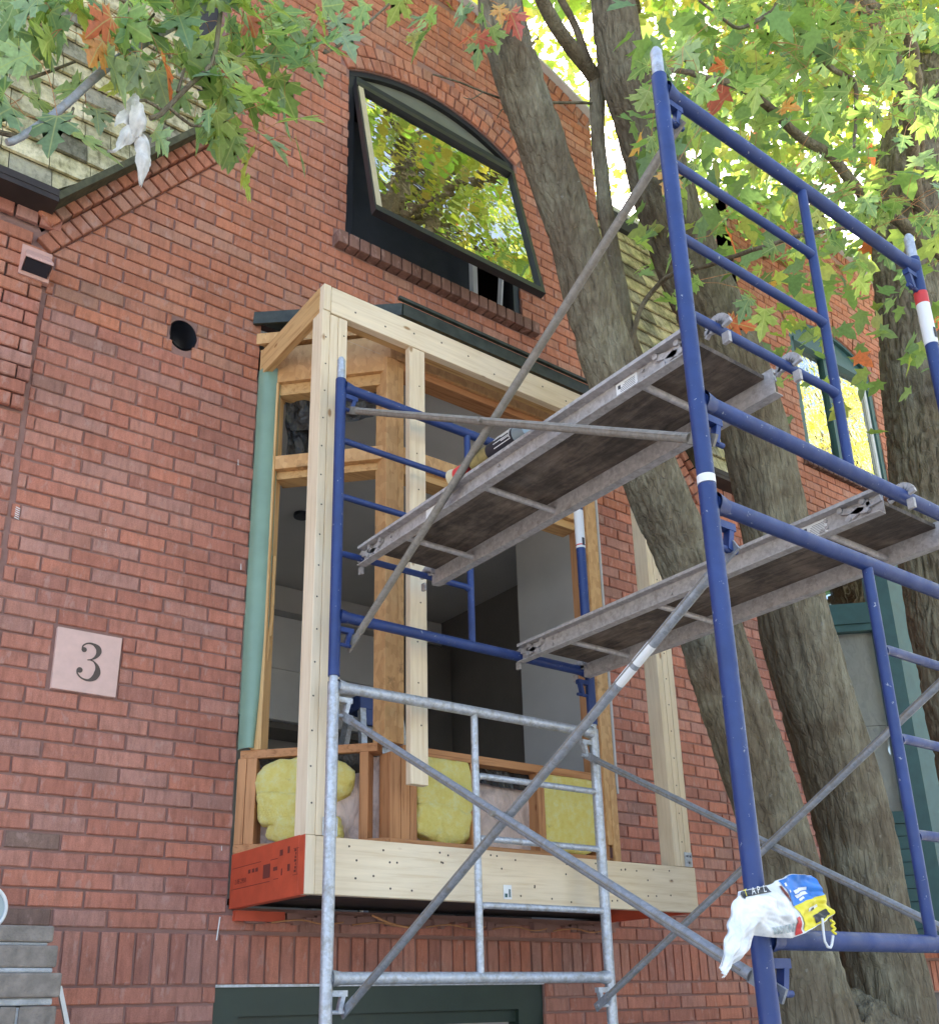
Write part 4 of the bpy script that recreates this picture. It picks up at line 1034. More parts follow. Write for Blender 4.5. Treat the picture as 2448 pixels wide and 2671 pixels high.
# stepladder in the room
sl = thing('stepladder', 'aluminium stepladder with a blue top standing in the gutted room', 'stepladder', (2.66, .42, 2.44))
MB().box((2.60, .36, 3.44), (2.86, .52, 3.52)).build('ladder_top', mat['blue'], sl, bevel=.006)
MB().box((2.62, .355, 3.36), (2.86, .385, 3.44)).build('apron', mat['blue'], sl)
for (a, b) in (((2.62, .38, 3.44), (2.58, .22, 2.44)), ((2.84, .38, 3.44), (2.90, .22, 2.44)), ((2.62, .5, 3.44), (2.58, .8, 2.44)), ((2.84, .5, 3.44), (2.90, .8, 2.44))): MB().bar(a, b, .03, .05).build('leg', mat['galv'], sl)
for i in range(3): MB().box((2.605, .27 + .04 * i, 2.72 + .25 * i), (2.87, .34 + .04 * i, 2.745 + .25 * i)).build('step', mat['galv'], sl)

# ------------------------------------------------------------------ torn wrapper on the lower blue beam
bag = thing('torn_wrapper', 'torn white, yellow and blue plastic wrapper caught on the blue post and beam', 'wrapper', (1.85, YN - .06, 2.1))
def bag_pt(u, v):      # u along the wrapper 0..1 (left tail to right end), v bottom..top
    bot = [(0, 1.617, 2.040), (.1, 1.650, 2.062), (.22, 1.70, 2.088), (.32, 1.735, 2.122), (.4, 1.775, 2.118), (.6, 1.86, 2.118), (.8, 1.94, 2.142), (1, 2.006, 2.170)]
    top = [(0, 1.617, 2.062), (.1, 1.638, 2.110), (.22, 1.665, 2.152), (.32, 1.682, 2.187), (.4, 1.705, 2.205), (.6, 1.80, 2.222), (.8, 1.875, 2.248), (1, 1.955, 2.250)]
    def it(T):
        for a, b in zip(T[:-1], T[1:]):
            if u <= b[0]: k = (u - a[0]) / (b[0] - a[0]); return Vector((a[1] + (b[1] - a[1]) * k, 0, a[2] + (b[2] - a[2]) * k))
        return Vector((T[-1][1], 0, T[-1][2]))
    p = it(bot).lerp(it(top), v); y = YN - .052 - .022 * math.sin(math.pi * v) * math.sin(math.pi * min(1, u * 1.2)) - .011 * noise.noise(Vector((u * 13, v * 5, .3))) - .0035 * noise.noise(Vector((u * 24 + v * 10, v * 7, .7))) - .022 * (u < .3) * (.3 - u)
    return Vector((p.x, y, p.z))
def bag_patch(name, u0, u1, v0, v1, m, d=0, n=40, lab=None):
    n = max(6, int(60 * max(u1 - u0, (v1 - v0) * .6)) + 4) if d else n; d *= 1.5
    mb = MB(); vs = []
    for j in range(n + 1):
        for i in range(n + 1): vs.append(bag_pt(u0 + (u1 - u0) * i / n, v0 + (v1 - v0) * j / n) + Vector((0, -d, 0)))
    k = len(vs); vs += [v + Vector((0, .004, 0)) for v in vs] if d == 0 else []
    fs = [(j * (n + 1) + i, j * (n + 1) + i + 1, (j + 1) * (n + 1) + i + 1, (j + 1) * (n + 1) + i) for j in range(n) for i in range(n)]
    if d == 0: fs += [tuple(k + q for q in reversed(f)) for f in fs]
    mb.add(vs, fs, None, True); return mb.build(name, mat[m], bag, label=lab)
mat['film'] = mk_poly('white_film', (.82, .84, .86), .3, .004)
bag_patch('sheet', 0, 1, 0, 1, 'film', 0, 60); 
bag_patch('printed_panel', .685, .995, .50, .99, 'bprint', .0012); bag_patch('printed_panel', .69, .998, .02, .50, 'yellow', .0012)
bag_patch('printed_panel', .37, .565, .88, .995, 'kprint', .0012); bag_patch('print', .62, .665, .02, .33, 'redtag', .0012); bag_patch('print', .80, .955, .06, .2, 'kprint', .0018, 8)
bag_patch('print', .645, .665, .62, .92, 'ink', .0012, 6)
for i in range(7): bag_patch('print', .42 + i * .028, .437 + i * .028, .05 + .01 * i, .20 + .01 * i, 'lid', .0012, 4)
for i, (a, b, v0, v1) in enumerate(((.73, .86, .60, .66), (.735, .875, .68, .74), (.74, .80, .54, .58), (.70, .72, .86, .92), (.70, .715, .74, .79))): bag_patch('print', a, b, v0, v1, 'tag', .002, 4)
bag_patch('print', .78, .90, .30, .36, 'tag', .0018, 4); bag_patch('handle_slot', .80, .85, .29, .33, 'kprint', .0024, 4)
for i, chh in enumerate('TAPL'):
    p = bag_pt(.385 + i * .042, .90) + Vector((0, -.004, 0)); q = bag_pt(.385 + i * .042 + .03, .90); ang = math.atan2(q.z - p.z, q.x - p.x)
    ptext(bag, chh, .020, mat['yellow'] if i == 0 else mat['tag'], Matrix.Translation(p) @ Matrix.Rotation(-ang, 4, 'Y') @ Matrix(((1, 0, 0, 0), (0, 0, -1, 0), (0, 1, 0, 0), (0, 0, 0, 1))), 'lettering')
st_ = MB(); P = [bag_pt(.86, .10) + Vector((0, -.004, 0)), (1.958, YN - .055, 2.112), (1.975, YN - .055, 2.100), (1.99, YN - .055, 2.125)]; st_.tube(smooth_path(P, .008), .003, 6); st_.build('string', mat['tag'], bag)
st_ = MB(); st_.tube(smooth_path([(1.985 + .006 * (-1) ** i, YN - .062, 2.128 + i * .0055) for i in range(6)], .004), .0028, 6); st_.build('string', mat['yellow'], bag)

# ------------------------------------------------------------------ pier, lid and stick at lower left
pier = thing('brick_pier', 'grey brown brick pier with stepped cap at the lower left corner', 'pier', (.8, -.35, 0))
def pb(x0, x1, z0, z1, y0=-.5, m='pier', nm='brick'):
    o = MB().box((x0, y0, z0), (x1, -.18, z1)).build(nm, mat[m], pier, bevel=.006); return o
pb(.3, .978, 2.222, 2.272, -.49); pb(.3, .994, 2.146, 2.212, -.50); pb(.3, 1.012, 2.058, 2.130, -.51)
pb(.3, .965, 2.212, 2.222, -.482, 'pierm', 'mortar_joint'); pb(.3, .985, 2.130, 2.146, -.497, 'pierm', 'mortar_joint'); pb(.3, .995, 2.035, 2.058, -.495, 'pierm', 'mortar_joint')
for r in range(10):
    z1 = 2.033 - r * .0815; xs = [.3, .50, .70, .838, .893, 1.012] if r % 2 == 0 else [.3, .42, .62, .82, 1.006]
    for a, b in zip(xs[:-1], xs[1:]): pb(a + .004, b - .004, z1 - .068, z1, -.505)
MB().box((.3, -.495, 0), (.99, -.19, 2.03)).build('mortar_core', mat['pierm'], pier)
ld = thing('bucket_lid', 'round frosted plastic lid with a white rim leaning on top of the pier', 'lid', (.80, -.3, 2.272))
Yl = -.30; c_ = Vector((.795, Yl, 2.335)); 
MB().tube([c_, c_ + Vector((0, .012, 0))], .072, 36).build('disc', mat['lid'], ld)
rg = MB(); P = [c_ + Vector((.074 * math.cos(a), -.004, .074 * math.sin(a))) for a in [2 * math.pi * i / 36 for i in range(37)]]; rg.tube(P, .0058, 8, False); rg.build('rim', mat['white'], ld)
rg = MB(); P = [c_ + Vector((.045 * math.cos(a), -.002, .045 * math.sin(a))) for a in [2 * math.pi * i / 36 for i in range(37)]]; rg.tube(P, .003, 6, False); rg.build('inner_rim', mat['lid'], ld)
sk = MB(); sk.bar((1.066, -.30, 2.095), (1.135, -.28, 1.90), .014, .018, up=(0, 1, 0)); o = sk.build('stake', mat['white'], None, (1.08, -.51, 1.86)); tag(o, 'thin white stake leaning beside the brick pier', 'stake')

# ------------------------------------------------------------------ neighbouring house
nb = thing('brick_house', 'farther red brick house with green window frames, partly behind the maple trunks', 'house', (7.0, 0, 0)); 
NX, NH = 7.0, 1.19
NWR = (.575 ** 2 + .165 ** 2) / (2 * .165); NWZ = 7.40 - NWR
def nwin(x): return NWZ + math.sqrt(max(0, NWR ** 2 - (x - NX) ** 2))
NTR = (NH ** 2 + .24 ** 2) / (2 * .24); NTZ = 8.50 - NTR
def ntop(x): return NTZ + math.sqrt(max(0, NTR ** 2 - (x - NX) ** 2))
def allowed_nb(x, z):
    d = abs(x - NX)
    if 2.02 <= z < 2.23: return False
    if z < 2.02 and 6.0 < x < 8.0: return False
    if 5.99 < x < 8.01 and 2.30 < z < 5.3: return False
    if d < .575 and 5.93 < z < nwin(x): return False
    if z > 7.0 and math.hypot(x - NX, z - NWZ) < NWR + .18 and math.atan2(d, z - NWZ) < math.asin(.59 / NWR) + .004: return False
    if d < NH: return z < ntop(x) - .10
    return z < 5.27
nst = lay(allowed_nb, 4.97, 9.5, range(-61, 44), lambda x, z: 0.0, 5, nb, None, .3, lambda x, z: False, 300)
stuff = nst
soldiers(4.97, 9.5, 2.03, 2.222, 0)
na = math.asin(.59 / NWR); ring(nst, NX, NWZ, NWR + .004, NWR + .088, -na, na, 19, -.006); ring(nst, NX, NWZ, NWR + .098, NWR + .178, -na, na, 19, -.005)
nt_ = math.asin(NH / NTR); ring(nst, NX, NTZ, NTR - .098, NTR - .003, -nt_, nt_, 36, -.004)
for i in range(20): poly_brick(nst, [(NX - .66 + i * .066 + .004, 5.885), (NX - .66 + (i + 1) * .066 - .004, 5.885), (NX - .66 + (i + 1) * .066 - .004, 5.962), (NX - .66 + i * .066 + .004, 5.962)], -.04, (.12, .065, .05), .004, .06)
nst.build('brickwork', mat['brick_a'], nb, kind='stuff')
def solid_nb(a, b):
    m = (a + b) / 2; top = (lambda x: ntop(x)) if abs(m - NX) < NH else (lambda x: 5.35); out = []; cut = []
    if 6.0 < m < 8.0: cut.append((-.2, -.2, 2.02, 2.02)); cut.append((2.32, 2.32, 5.28, 5.28))
    if abs(m - NX) < .575: cut.append((5.88, 5.88, nwin(a), nwin(b)))
    cur = (-.2, -.2)
    for c in sorted(cut):
        if c[0] > cur[0] + .01: out.append((*cur, c[0], c[1]))
        cur = (c[2], c[3])
    out.append((*cur, top(a), top(b))); return out
nbp = sorted(set([5.121, 5.5, NX - NH, 6.0, NX - .575, NX + .575, 8.0, NX + NH, 8.6, 9.5] + [round(NX - NH + NH * 2 * i / 40, 4) for i in range(41)]))
strips(nbp, solid_nb, .0095, .14).build('wall', mat['mortar'], nb)
cm = MB()
for i in range(40):
    a, b = [NX - NH - .02 + (2 * NH + .04) * k / 40 for k in (i, i + 1)]; cm.bar((a, .05, ntop(max(NX - NH, min(NX + NH, a))) + .012), (b, .05, ntop(max(NX - NH, min(NX + NH, b))) + .012), .2, .022)
cm.build('coping', mat['coping'], nb)
tw = MB(); tw.box((NX - NH, .145, 5.3), (NX - NH + .06, 1.6, 8.24)); tw.box((NX + NH - .06, .145, 5.3), (NX + NH, 1.6, 8.24)); build_each(tw, 'tower_side', mat['mortar'], nb)
shingles(NX + NH + .005, 9.5, ZE, 7.7, nb, 0).build('shingles', mat['shingle_a'], nb, kind='stuff')
MB().add([(NX + NH, ym(5.36) + .02, 5.36), (9.5, ym(5.36) + .02, 5.36), (9.5, ym(7.8) + .02, 7.8), (NX + NH, ym(7.8) + .02, 7.8)], [(0, 1, 2, 3)]).build('roof_deck', mat['roof'], nb)
MB().box((NX + NH, -.135, 5.33), (9.5, .0, 5.385)).build('eave', mat['eave'], nb)
# green arched window
f = MB(); a_, b_ = NX - .573, NX + .573
f.box((a_, .01, 5.965), (a_ + .05, .11, 7.23)); f.box((b_ - .05, .01, 5.965), (b_, .11, 7.23)); f.box((a_ + .05, .012, 5.965), (b_ - .05, .108, 6.01)); f.box((a_ + .05, .0, 7.10), (b_ - .05, .11, 7.14)); f.box((a_ + .05, .015, 7.145), (b_ - .05, .11, 7.18)); f.box((NX - .10, .02, 6.01), (NX - .055, .1, 7.10))
arch_face(f, a_ + .002, b_ - .002, lambda x: nwin(x) - .03, lambda x: nwin(x) - .001, .012, .11)
arch_face(f, a_ + .05, b_ - .05, lambda x: 7.181, lambda x: nwin(x) - .031, .04, .06)
wfn = f.build('window_frame', mat['green'], nb)
for x0, x1 in ((a_ + .05, NX - .10), (NX - .055, b_ - .05)):
    MB().box((x0, .05, 6.01), (x1, .058, 7.10)).build('pane', mat['glass'], wfn)
MB().box((b_ - .08, .03, 6.01), (b_ - .0505, .048, 7.10)).build('sash_stile', mat['white'], wfn)
MB().box((a_, .20, 5.9), (b_, .22, 7.3)).build('blind_backing', mat['dim'], nb)  # dark sheet behind the glass, in the interior colour
# green bay, left chamfer and front
N0, N1, N2, N3 = Vector((6.0, 0, 0)), Vector((6.43, -.44, 0)), Vector((7.6, -.44, 0)), Vector((8.0, 0, 0))
dn_ = (N1 - N0).normalized(); nn_ = Vector((dn_.y, -dn_.x, 0)); nn_ = nn_ if nn_.y < 0 else -nn_; LN = (N1 - N0).length
def nbx(mb, face, s0, s1, z0, z1, d0, d1):
    o, d, nr = ((N0, dn_, nn_), (N1, Vector((1, 0, 0)), Vector((0, -1, 0))))[face]; vs = []
    for z in (z0, z1):
        for s, q in ((s0, d0), (s1, d0), (s1, d1), (s0, d1)): vs.append(o + d * s + nr * q + Vector((0, 0, z)))
    mb.add(vs, [(0, 1, 2, 3), (7, 6, 5, 4), (0, 4, 5, 1), (1, 5, 6, 2), (2, 6, 7, 3), (3, 7, 4, 0)])
gb = MB(); nbx(gb, 0, LN - .085, LN + .004, 2.30, 5.25, -.06, .014); nbx(gb, 1, -.004, .34, 2.301, 5.249, -.06, .013); nbx(gb, 0, 0, .07, 2.30, 5.25, -.06, .012); nbx(gb, 1, 1.08, 1.17, 2.30, 5.25, -.06, .012); build_each(gb, 'corner_board', mat['green'], nb)
for face, L in ((0, LN - .085), (1, 1.08)):
    s0 = .07 if face == 0 else .34
    gw = MB(); nbx(gw, face, s0, L, 3.06, 3.105, -.06, .022); nbx(gw, face, s0, L, 3.105, 3.14, -.06, .004)
    nbx(gw, face, s0, L, 4.41, 4.46, -.06, .0); nbx(gw, face, s0, L, 4.462, 4.50, -.05, .014); nbx(gw, face, s0, L, 4.502, 4.56, -.06, .006); nbx(gw, face, s0, L, 4.562, 4.62, -.06, -.004); nbx(gw, face, s0, L, 4.96, 5.24, -.06, .0)
    for st in (s0, L - .055):
        nbx(gw, face, st, st + .022, 3.14, 4.96, -.06, .006); nbx(gw, face, st + .0225, st + .04, 3.14, 4.96, -.06, -.004); nbx(gw, face, st + .0405, st + .055, 3.14, 4.96, -.06, -.014)
    fw = gw.build('window_frame', mat['green'], nb)
    gp = MB(); nbx(gp, face, s0 + .055, L - .055, 3.14, 4.41, -.045, -.040); gp.build('pane', mat['glass2'], fw); gp = MB(); nbx(gp, face, s0 + .055, L - .055, 4.62, 4.96, -.045, -.040); gp.build('pane', mat['glass'], fw)
    bl = MB(); nbx(bl, face, s0 + .05, L - .05, 3.12, 3.74, -.085, -.08); nbx(bl, face, s0 + .05, L - .05, 3.744, 4.42, -.085, -.08); bl.build('blind_backing', mat['white'], fw)
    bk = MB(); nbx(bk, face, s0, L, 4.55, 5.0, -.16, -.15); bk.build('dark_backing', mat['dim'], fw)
    for r in range(9):
        z0 = 2.315 + r * .083
        b = MB(); nbx(b, face, s0, L, z0, z0 + .079, -.03, .006 - .0); 
        for i_ in range(4, 8): pass
        b.build('siding_board', mat['green'], nb)
bt = MB().prism([(6.0, -.0, 2.285), (6.43, -.44, 2.285), (7.6, -.44, 2.285), (8.0, 0, 2.285)], None, (0, 0, .03)); bt.prism([(5.96, 0, 5.25), (6.41, -.48, 5.25), (7.62, -.48, 5.25), (8.04, 0, 5.25)], None, (0, 0, .07)); build_each(bt, 'bay_cap', mat['green'], nb)
gd = MB(); gd.box((6.0, .12, 0), (8.0, .16, 2.02)); gd.build('garage_door', mat['kprint'], nb)

# ------------------------------------------------------------------ trees
def trunk_mesh(path, rad, n=150, step=.024, seed=0, amp=1.0, base_flare=None):
    P = smooth_path(path, step); N = len(P); cum = [0]
    for a, b in zip(P[:-1], P[1:]): cum.append(cum[-1] + (b - a).length)
    keyl = [0]
    for a, b in zip(path[:-1], path[1:]): keyl.append(keyl[-1] + (Vector(b) - Vector(a)).length)
    vs = []; u = (P[1] - P[0]).normalized().orthogonal().normalized()
    for i, p in enumerate(P):
        t = (P[min(i + 1, N - 1)] - P[max(i - 1, 0)]).normalized(); u = (u - t * u.dot(t)).normalized(); w_ = t.cross(u)
        r = float(np.interp(cum[i] * keyl[-1] / cum[-1], keyl, rad)); s = cum[i]
        for k in range(n):
            a = 2 * math.pi * k / n; ca, sa = math.cos(a), math.sin(a)
            big = .06 * noise.noise(Vector((ca * 1.3 + seed, sa * 1.3, s * .9))) + .03 * noise.noise(Vector((ca * 3 + seed, sa * 3, s * 2.2)))
            q = Vector((ca * r * 21 + seed * 7, sa * r * 21, s * 3.4)); q2 = Vector((q.x * .2, q.y * .2, s * 9))
            c1 = abs(noise.noise(q + Vector((0, 0, 1.4 * noise.noise(q2))))); c2 = abs(noise.noise(q * 2.1 + Vector((5, 2, 0))))
            cr = -max(0, 1 - c1 / .26) ** 1.3 * .0135 - max(0, 1 - c2 / .3) * .004 + .005 * noise.noise(Vector((q.x * .6, q.y * .6, s * 5)))
            rr = r * (1 + big) + cr * amp * min(1, r / .1)
            vs.append(p + (u * ca + w_ * sa) * rr)
    mb = MB(); mb.add(vs, [(i * n + k, i * n + (k + 1) % n, (i + 1) * n + (k + 1) % n, (i + 1) * n + k) for i in range(N - 1) for k in range(n)], None, True)
    mb.add(vs[-n:], [tuple(range(n))]); return mb
def limb(name, path, r0, r1, parent, n=12, m='bark', step=.05):
    P = smooth_path(path, step); N = len(P); P = [p + Vector((noise.noise(p * 6), noise.noise(p * 6 + Vector((9, 1, 2))), noise.noise(p * 6 + Vector((3, 7, 5))))) * min(.012, r0 * .4) for p in P]
    rs = [(r0 + (r1 - r0) * i / (N - 1)) * (1 + .08 * noise.noise(p * 14)) for i, p in enumerate(P)]
    return MB().tube(P, rs, n).build(name, mat[m], parent)

# leaves: a five-lobed silver maple leaf
half = [(.0, .0), (.13, -.02), (.30, -.10), (.27, .02), (.40, .06), (.30, .12), (.17, .17), (.30, .22), (.48, .30), (.42, .38), (.56, .50), (.40, .49), (.34, .56), (.20, .45), (.16, .56), (.27, .70), (.15, .73), (.13, .84), (.0, 1.06)]
outl = half + [(-x, y) for x, y in half[-2:0:-1]]
def leaf_v(seed):
    r = random.Random(seed); fold = r.uniform(.05, .4); droop = r.uniform(.05, .95); tw_ = r.uniform(-.15, .15)
    pts = [(0, .30)] + outl
    return [(x * (1 - .1 * fold), y - .1 * 0, fold * abs(x) * .6 - droop * y * y * .35 + tw_ * x * y) for x, y in pts]
NL = len(outl); LF = [(0, 1 + i, 1 + (i + 1) % NL) for i in range(NL)]
LV = [leaf_v(i) for i in range(6)]
LM = []
for v_ in LV: LM.append(MB().add(v_, LF, None, True).mesh('leaf', mat['leaf_o']))
s_half = [(.0, .0), (.30, -.06), (.22, .12), (.52, .42), (.24, .44), (.22, .72), (.0, 1.05)]
s_out = s_half + [(-x, y) for x, y in s_half[-2:0:-1]]
SV = np.array([(0, .32, 0)] + [(x, y, .16 * abs(x) - .12 * y * y) for x, y in s_out]); SF = np.array([(0, 1 + i, 1 + (i + 1) % len(s_out)) for i in range(len(s_out))])
GRN = [((.16, .265, .105), 4), ((.20, .32, .115), 4), ((.26, .36, .12), 3), ((.14, .245, .135), 3), ((.34, .39, .13), 1.5)]
RED = [(.52, .16, .09), (.55, .27, .10), (.52, .14, .14), (.50, .30, .10)]
BLU = [(.23, .36, .25), (.18, .31, .19), (.28, .40, .28)]
def leaf_col(pr=.06, pb_=.0):
    q = random.random()
    if q < pr: c = random.choice(RED)
    elif q < pr + pb_: c = random.choice(BLU)
    else: c = random.choices([a[0] for a in GRN], [a[1] for a in GRN])[0]
    k = random.uniform(.8, 1.2); return tuple(x * k for x in c)
def leaf_rot(dirv):
    # leaf blade roughly level but hanging, tip along dirv
    y = Vector(dirv).normalized(); z = Vector((random.gauss(0, .5), random.gauss(-.25, .5), 1)); x = y.cross(z).normalized(); z = x.cross(y).normalized()
    return Matrix((x, y, z)).transposed()
def place_leaf(parent, p, dirv, size, c, nm='leaf'):
    return inst(nm, random.choice(LM), parent, p, (size, size, size), leaf_rot(dirv).to_euler(), c)
def leaf_cloud(name, pts, size, parent, pr=.05, tipdown=.5, pal=None):
    pts = np.asarray(pts, float)
    if parent.name in ('maple_tree', 'maple_tree.001'):
        q = (pts - CP) @ RC.T; u = 1224 + FPX * q[:, 0] / q[:, 2]; v = 1632 + FPX * q[:, 1] / q[:, 2]; pts = pts[~((q[:, 2] > 0) & (u < 1640) & (v > 30) & (v < 2700) & (u > -50))]
    n = len(pts)
    yv = rng.normal(size=(n, 3)); yv[:, 2] = -np.abs(yv[:, 2]) * tipdown - .15; yv /= np.linalg.norm(yv, axis=1)[:, None]
    zv = rng.normal(size=(n, 3)) * .7; zv[:, 2] += 1; xv = np.cross(yv, zv); xv /= np.linalg.norm(xv, axis=1)[:, None]; zv = np.cross(xv, yv)
    sz = size * rng.uniform(.65, 1.2, n)
    V = (SV[None, :, 0, None] * xv[:, None, :] + SV[None, :, 1, None] * yv[:, None, :] + SV[None, :, 2, None] * zv[:, None, :]) * sz[:, None, None] + pts[:, None, :]
    k = len(SV); F = SF[None] + (np.arange(n) * k)[:, None, None]; V = V.reshape(-1, 3) - np.array(origin(parent)); F = F.reshape(-1, 3)
    me = bpy.data.meshes.new(name); me.vertices.add(len(V)); me.vertices.foreach_set('co', V.astype(np.float32).ravel())
    me.loops.add(F.size); me.loops.foreach_set('vertex_index', F.astype(np.int32).ravel()); me.polygons.add(len(F)); me.polygons.foreach_set('loop_start', np.arange(0, F.size, 3, dtype=np.int32))
    try: me.polygons.foreach_set('loop_total', np.full(len(F), 3, np.int32))
    except Exception: pass
    me.polygons.foreach_set('use_smooth', np.ones(len(F), bool)); me.update(calc_edges=True); me.validate()
    C = np.array([leaf_col(pr) for _ in range(n)], np.float32) if pal is None else np.array([pal() for _ in range(n)], np.float32)
    C4 = np.ones((n, 4), np.float32); C4[:, :3] = C; at = me.color_attributes.new('tint', 'FLOAT_COLOR', 'CORNER'); at.data.foreach_set('color', np.repeat(C4, len(SF) * 3, axis=0).ravel())
    me.materials.append(mat['leaf_a']); o = bpy.data.objects.new(name, me); link(o, parent); o['kind'] = 'stuff'; WL[o.name] = origin(parent); return o
def crown_pts(c, r, nclump, per, spread, hollow=.35):
    out = []
    for _ in range(nclump):
        d = rng.normal(size=3); d /= np.linalg.norm(d); q = (hollow + (1 - hollow) * rng.random() ** .6); p = np.array(c) + d * np.array(r) * q
        out.append(p + rng.normal(size=(per, 3)) * np.array([spread, spread, spread * .55]))
    return np.concatenate(out)

# tree with two leaning trunks beside the scaffold
tA = thing('maple_tree', 'twin-trunked silver maple leaning left in front of the neighbouring house', 'tree', (4.1, -1.2, 0))
pa = [(3.98, -1.2, 0), (3.92, -1.2, 1.2), (3.833, -1.2, 1.90), (3.825, -1.2, 2.16), (3.804, -1.2, 2.514), (3.674, -1.2, 2.961), (3.543, -1.2, 3.343), (3.395, -1.2, 3.817), (3.198, -1.2, 4.219), (2.945, -1.2, 4.851), (2.82, -1.2, 5.362), (2.651, -1.2, 5.838), (2.48, -1.2, 6.33), (2.407, -1.2, 6.683), (2.36, -1.25, 7.6), (2.5, -1.4, 9.2), (2.9, -1.5, 11)]
ra = [.30, .25, .196, .165, .150, .150, .150, .138, .136, .124, .121, .119, .118, .112, .105, .08, .03]
trunk_mesh(pa, ra, seed=1).build('trunk', mat['bark'], tA)
pb2 = [(4.22, -1.2, 0), (4.40, -1.2, 1.2), (4.445, -1.2, 1.885), (4.40, -1.2, 2.33), (4.345, -1.2, 2.87), (4.20, -1.2, 3.454), (4.13, -1.2, 3.781), (4.09, -1.2, 4.173), (4.00, -1.2, 4.819), (3.83, -1.2, 5.325), (3.615, -1.2, 5.725), (3.497, -1.2, 6.088), (3.402, -1.2, 6.446), (3.29, -1.2, 6.762), (3.258, -1.2, 7.321), (3.5, -1.1, 8.6), (4.2, -1.0, 10), (5.0, -1, 11.5)]
rb = [.32, .27, .20, .178, .180, .180, .174, .168, .168, .178, .165, .165, .150, .136, .129, .11, .08, .03]
trunk_mesh(pb2, rb, seed=5).build('trunk', mat['bark'], tA)
lump('base_burl', (4.14, -1.19, 1.62), (.27, .20, .36), mat['bark'], tA, 48, .5, 7, .9)
pd = [(3.45, -1.02, 4.5), (3.40, -1.0, 5.0), (3.332, -1.0, 5.239), (3.319, -1., 5.429), (3.287, -1, 5.666), (3.261, -1, 5.913), (3.25, -1, 6.244), (3.25, -1, 6.524), (3.285, -1, 6.93)]
trunk_mesh(pd, [.05, .045, .043, .042, .041, .041, .040, .038, .052], n=40, seed=9, amp=.25).build('limb', mat['bark'], tA)
limb('limb', [(3.285, -1., 6.90), (3.05, -1.04, 6.96), (2.88, -1.08, 7.03), (2.70, -1.12, 7.2), (2.3, -1.2, 7.8), (2.0, -1.2, 9)], .042, .022, tA, 14)
limb('limb', [(3.285, -1., 6.88), (3.14, -1.0, 7.228), (3.034, -1., 7.376), (2.9, -.9, 7.8), (2.8, -.8, 8.6)], .024, .012, tA, 12)
limb('limb', [(3.29, -1., 6.90), (3.359, -1., 7.142), (3.517, -1., 7.562), (3.643, -1, 7.883), (4, -1, 8.8), (4.6, -.8, 10)], .036, .018, tA, 12)
limb('twig', [(2.102, -1.05, 6.122), (2.261, -1.05, 6.178), (2.402, -1.05, 6.209), (2.6, -1.05, 6.273), (2.87, -1.02, 6.465), (3.164, -1.0, 6.67), (3.3, -1.0, 6.75)], .004, .009, tA, 8)
limb('twig', [(2.6, -1.05, 6.273), (2.5, -1.07, 6.14), (2.46, -1.08, 6.05)], .004, .002, tA, 6); limb('twig', [(2.402, -1.05, 6.209), (2.32, -1.06, 6.10), (2.27, -1.06, 6.08)], .004, .002, tA, 6)
limb('twig', [(3.32, -1.03, 5.10), (3.36, -1.08, 5.32), (3.392, -1.2, 5.423), (3.30, -1.4, 5.32), (3.273, -1.6, 5.212), (3.2, -1.8, 5.091), (3.132, -2.0, 4.969), (3.12, -2.2, 4.88), (3.275, -2.3, 4.925)], .014, .008, tA, 10)
for i in range(16):
    a = rng.normal(size=3); s = Vector((3.4, -1.1, 8.2)).lerp(Vector((4.5, -1.0, 10)), random.random()); e = s + Vector((a[0] * 1.6 + .6, a[1] * 1.1, abs(a[2]) * 1.0 + .3)); limb('limb', [s, s.lerp(e, .5) + Vector((0, 0, .25)), e], .035, .008, tA, 8, step=.2)
leaf_cloud('foliage', np.concatenate([crown_pts((4.9, -1.2, 10.8), (2.9, 2.0, 2.9), 250, 22, .24), crown_pts((3.4, -1.4, 9.6), (2.4, 1.6, 2.0), 110, 20, .22)]), .125, tA, .03, .5, lambda: tuple(c * random.uniform(.8, 1.2) for c in random.choice(((.25, .33, .09), (.20, .30, .08), (.35, .36, .10)))))

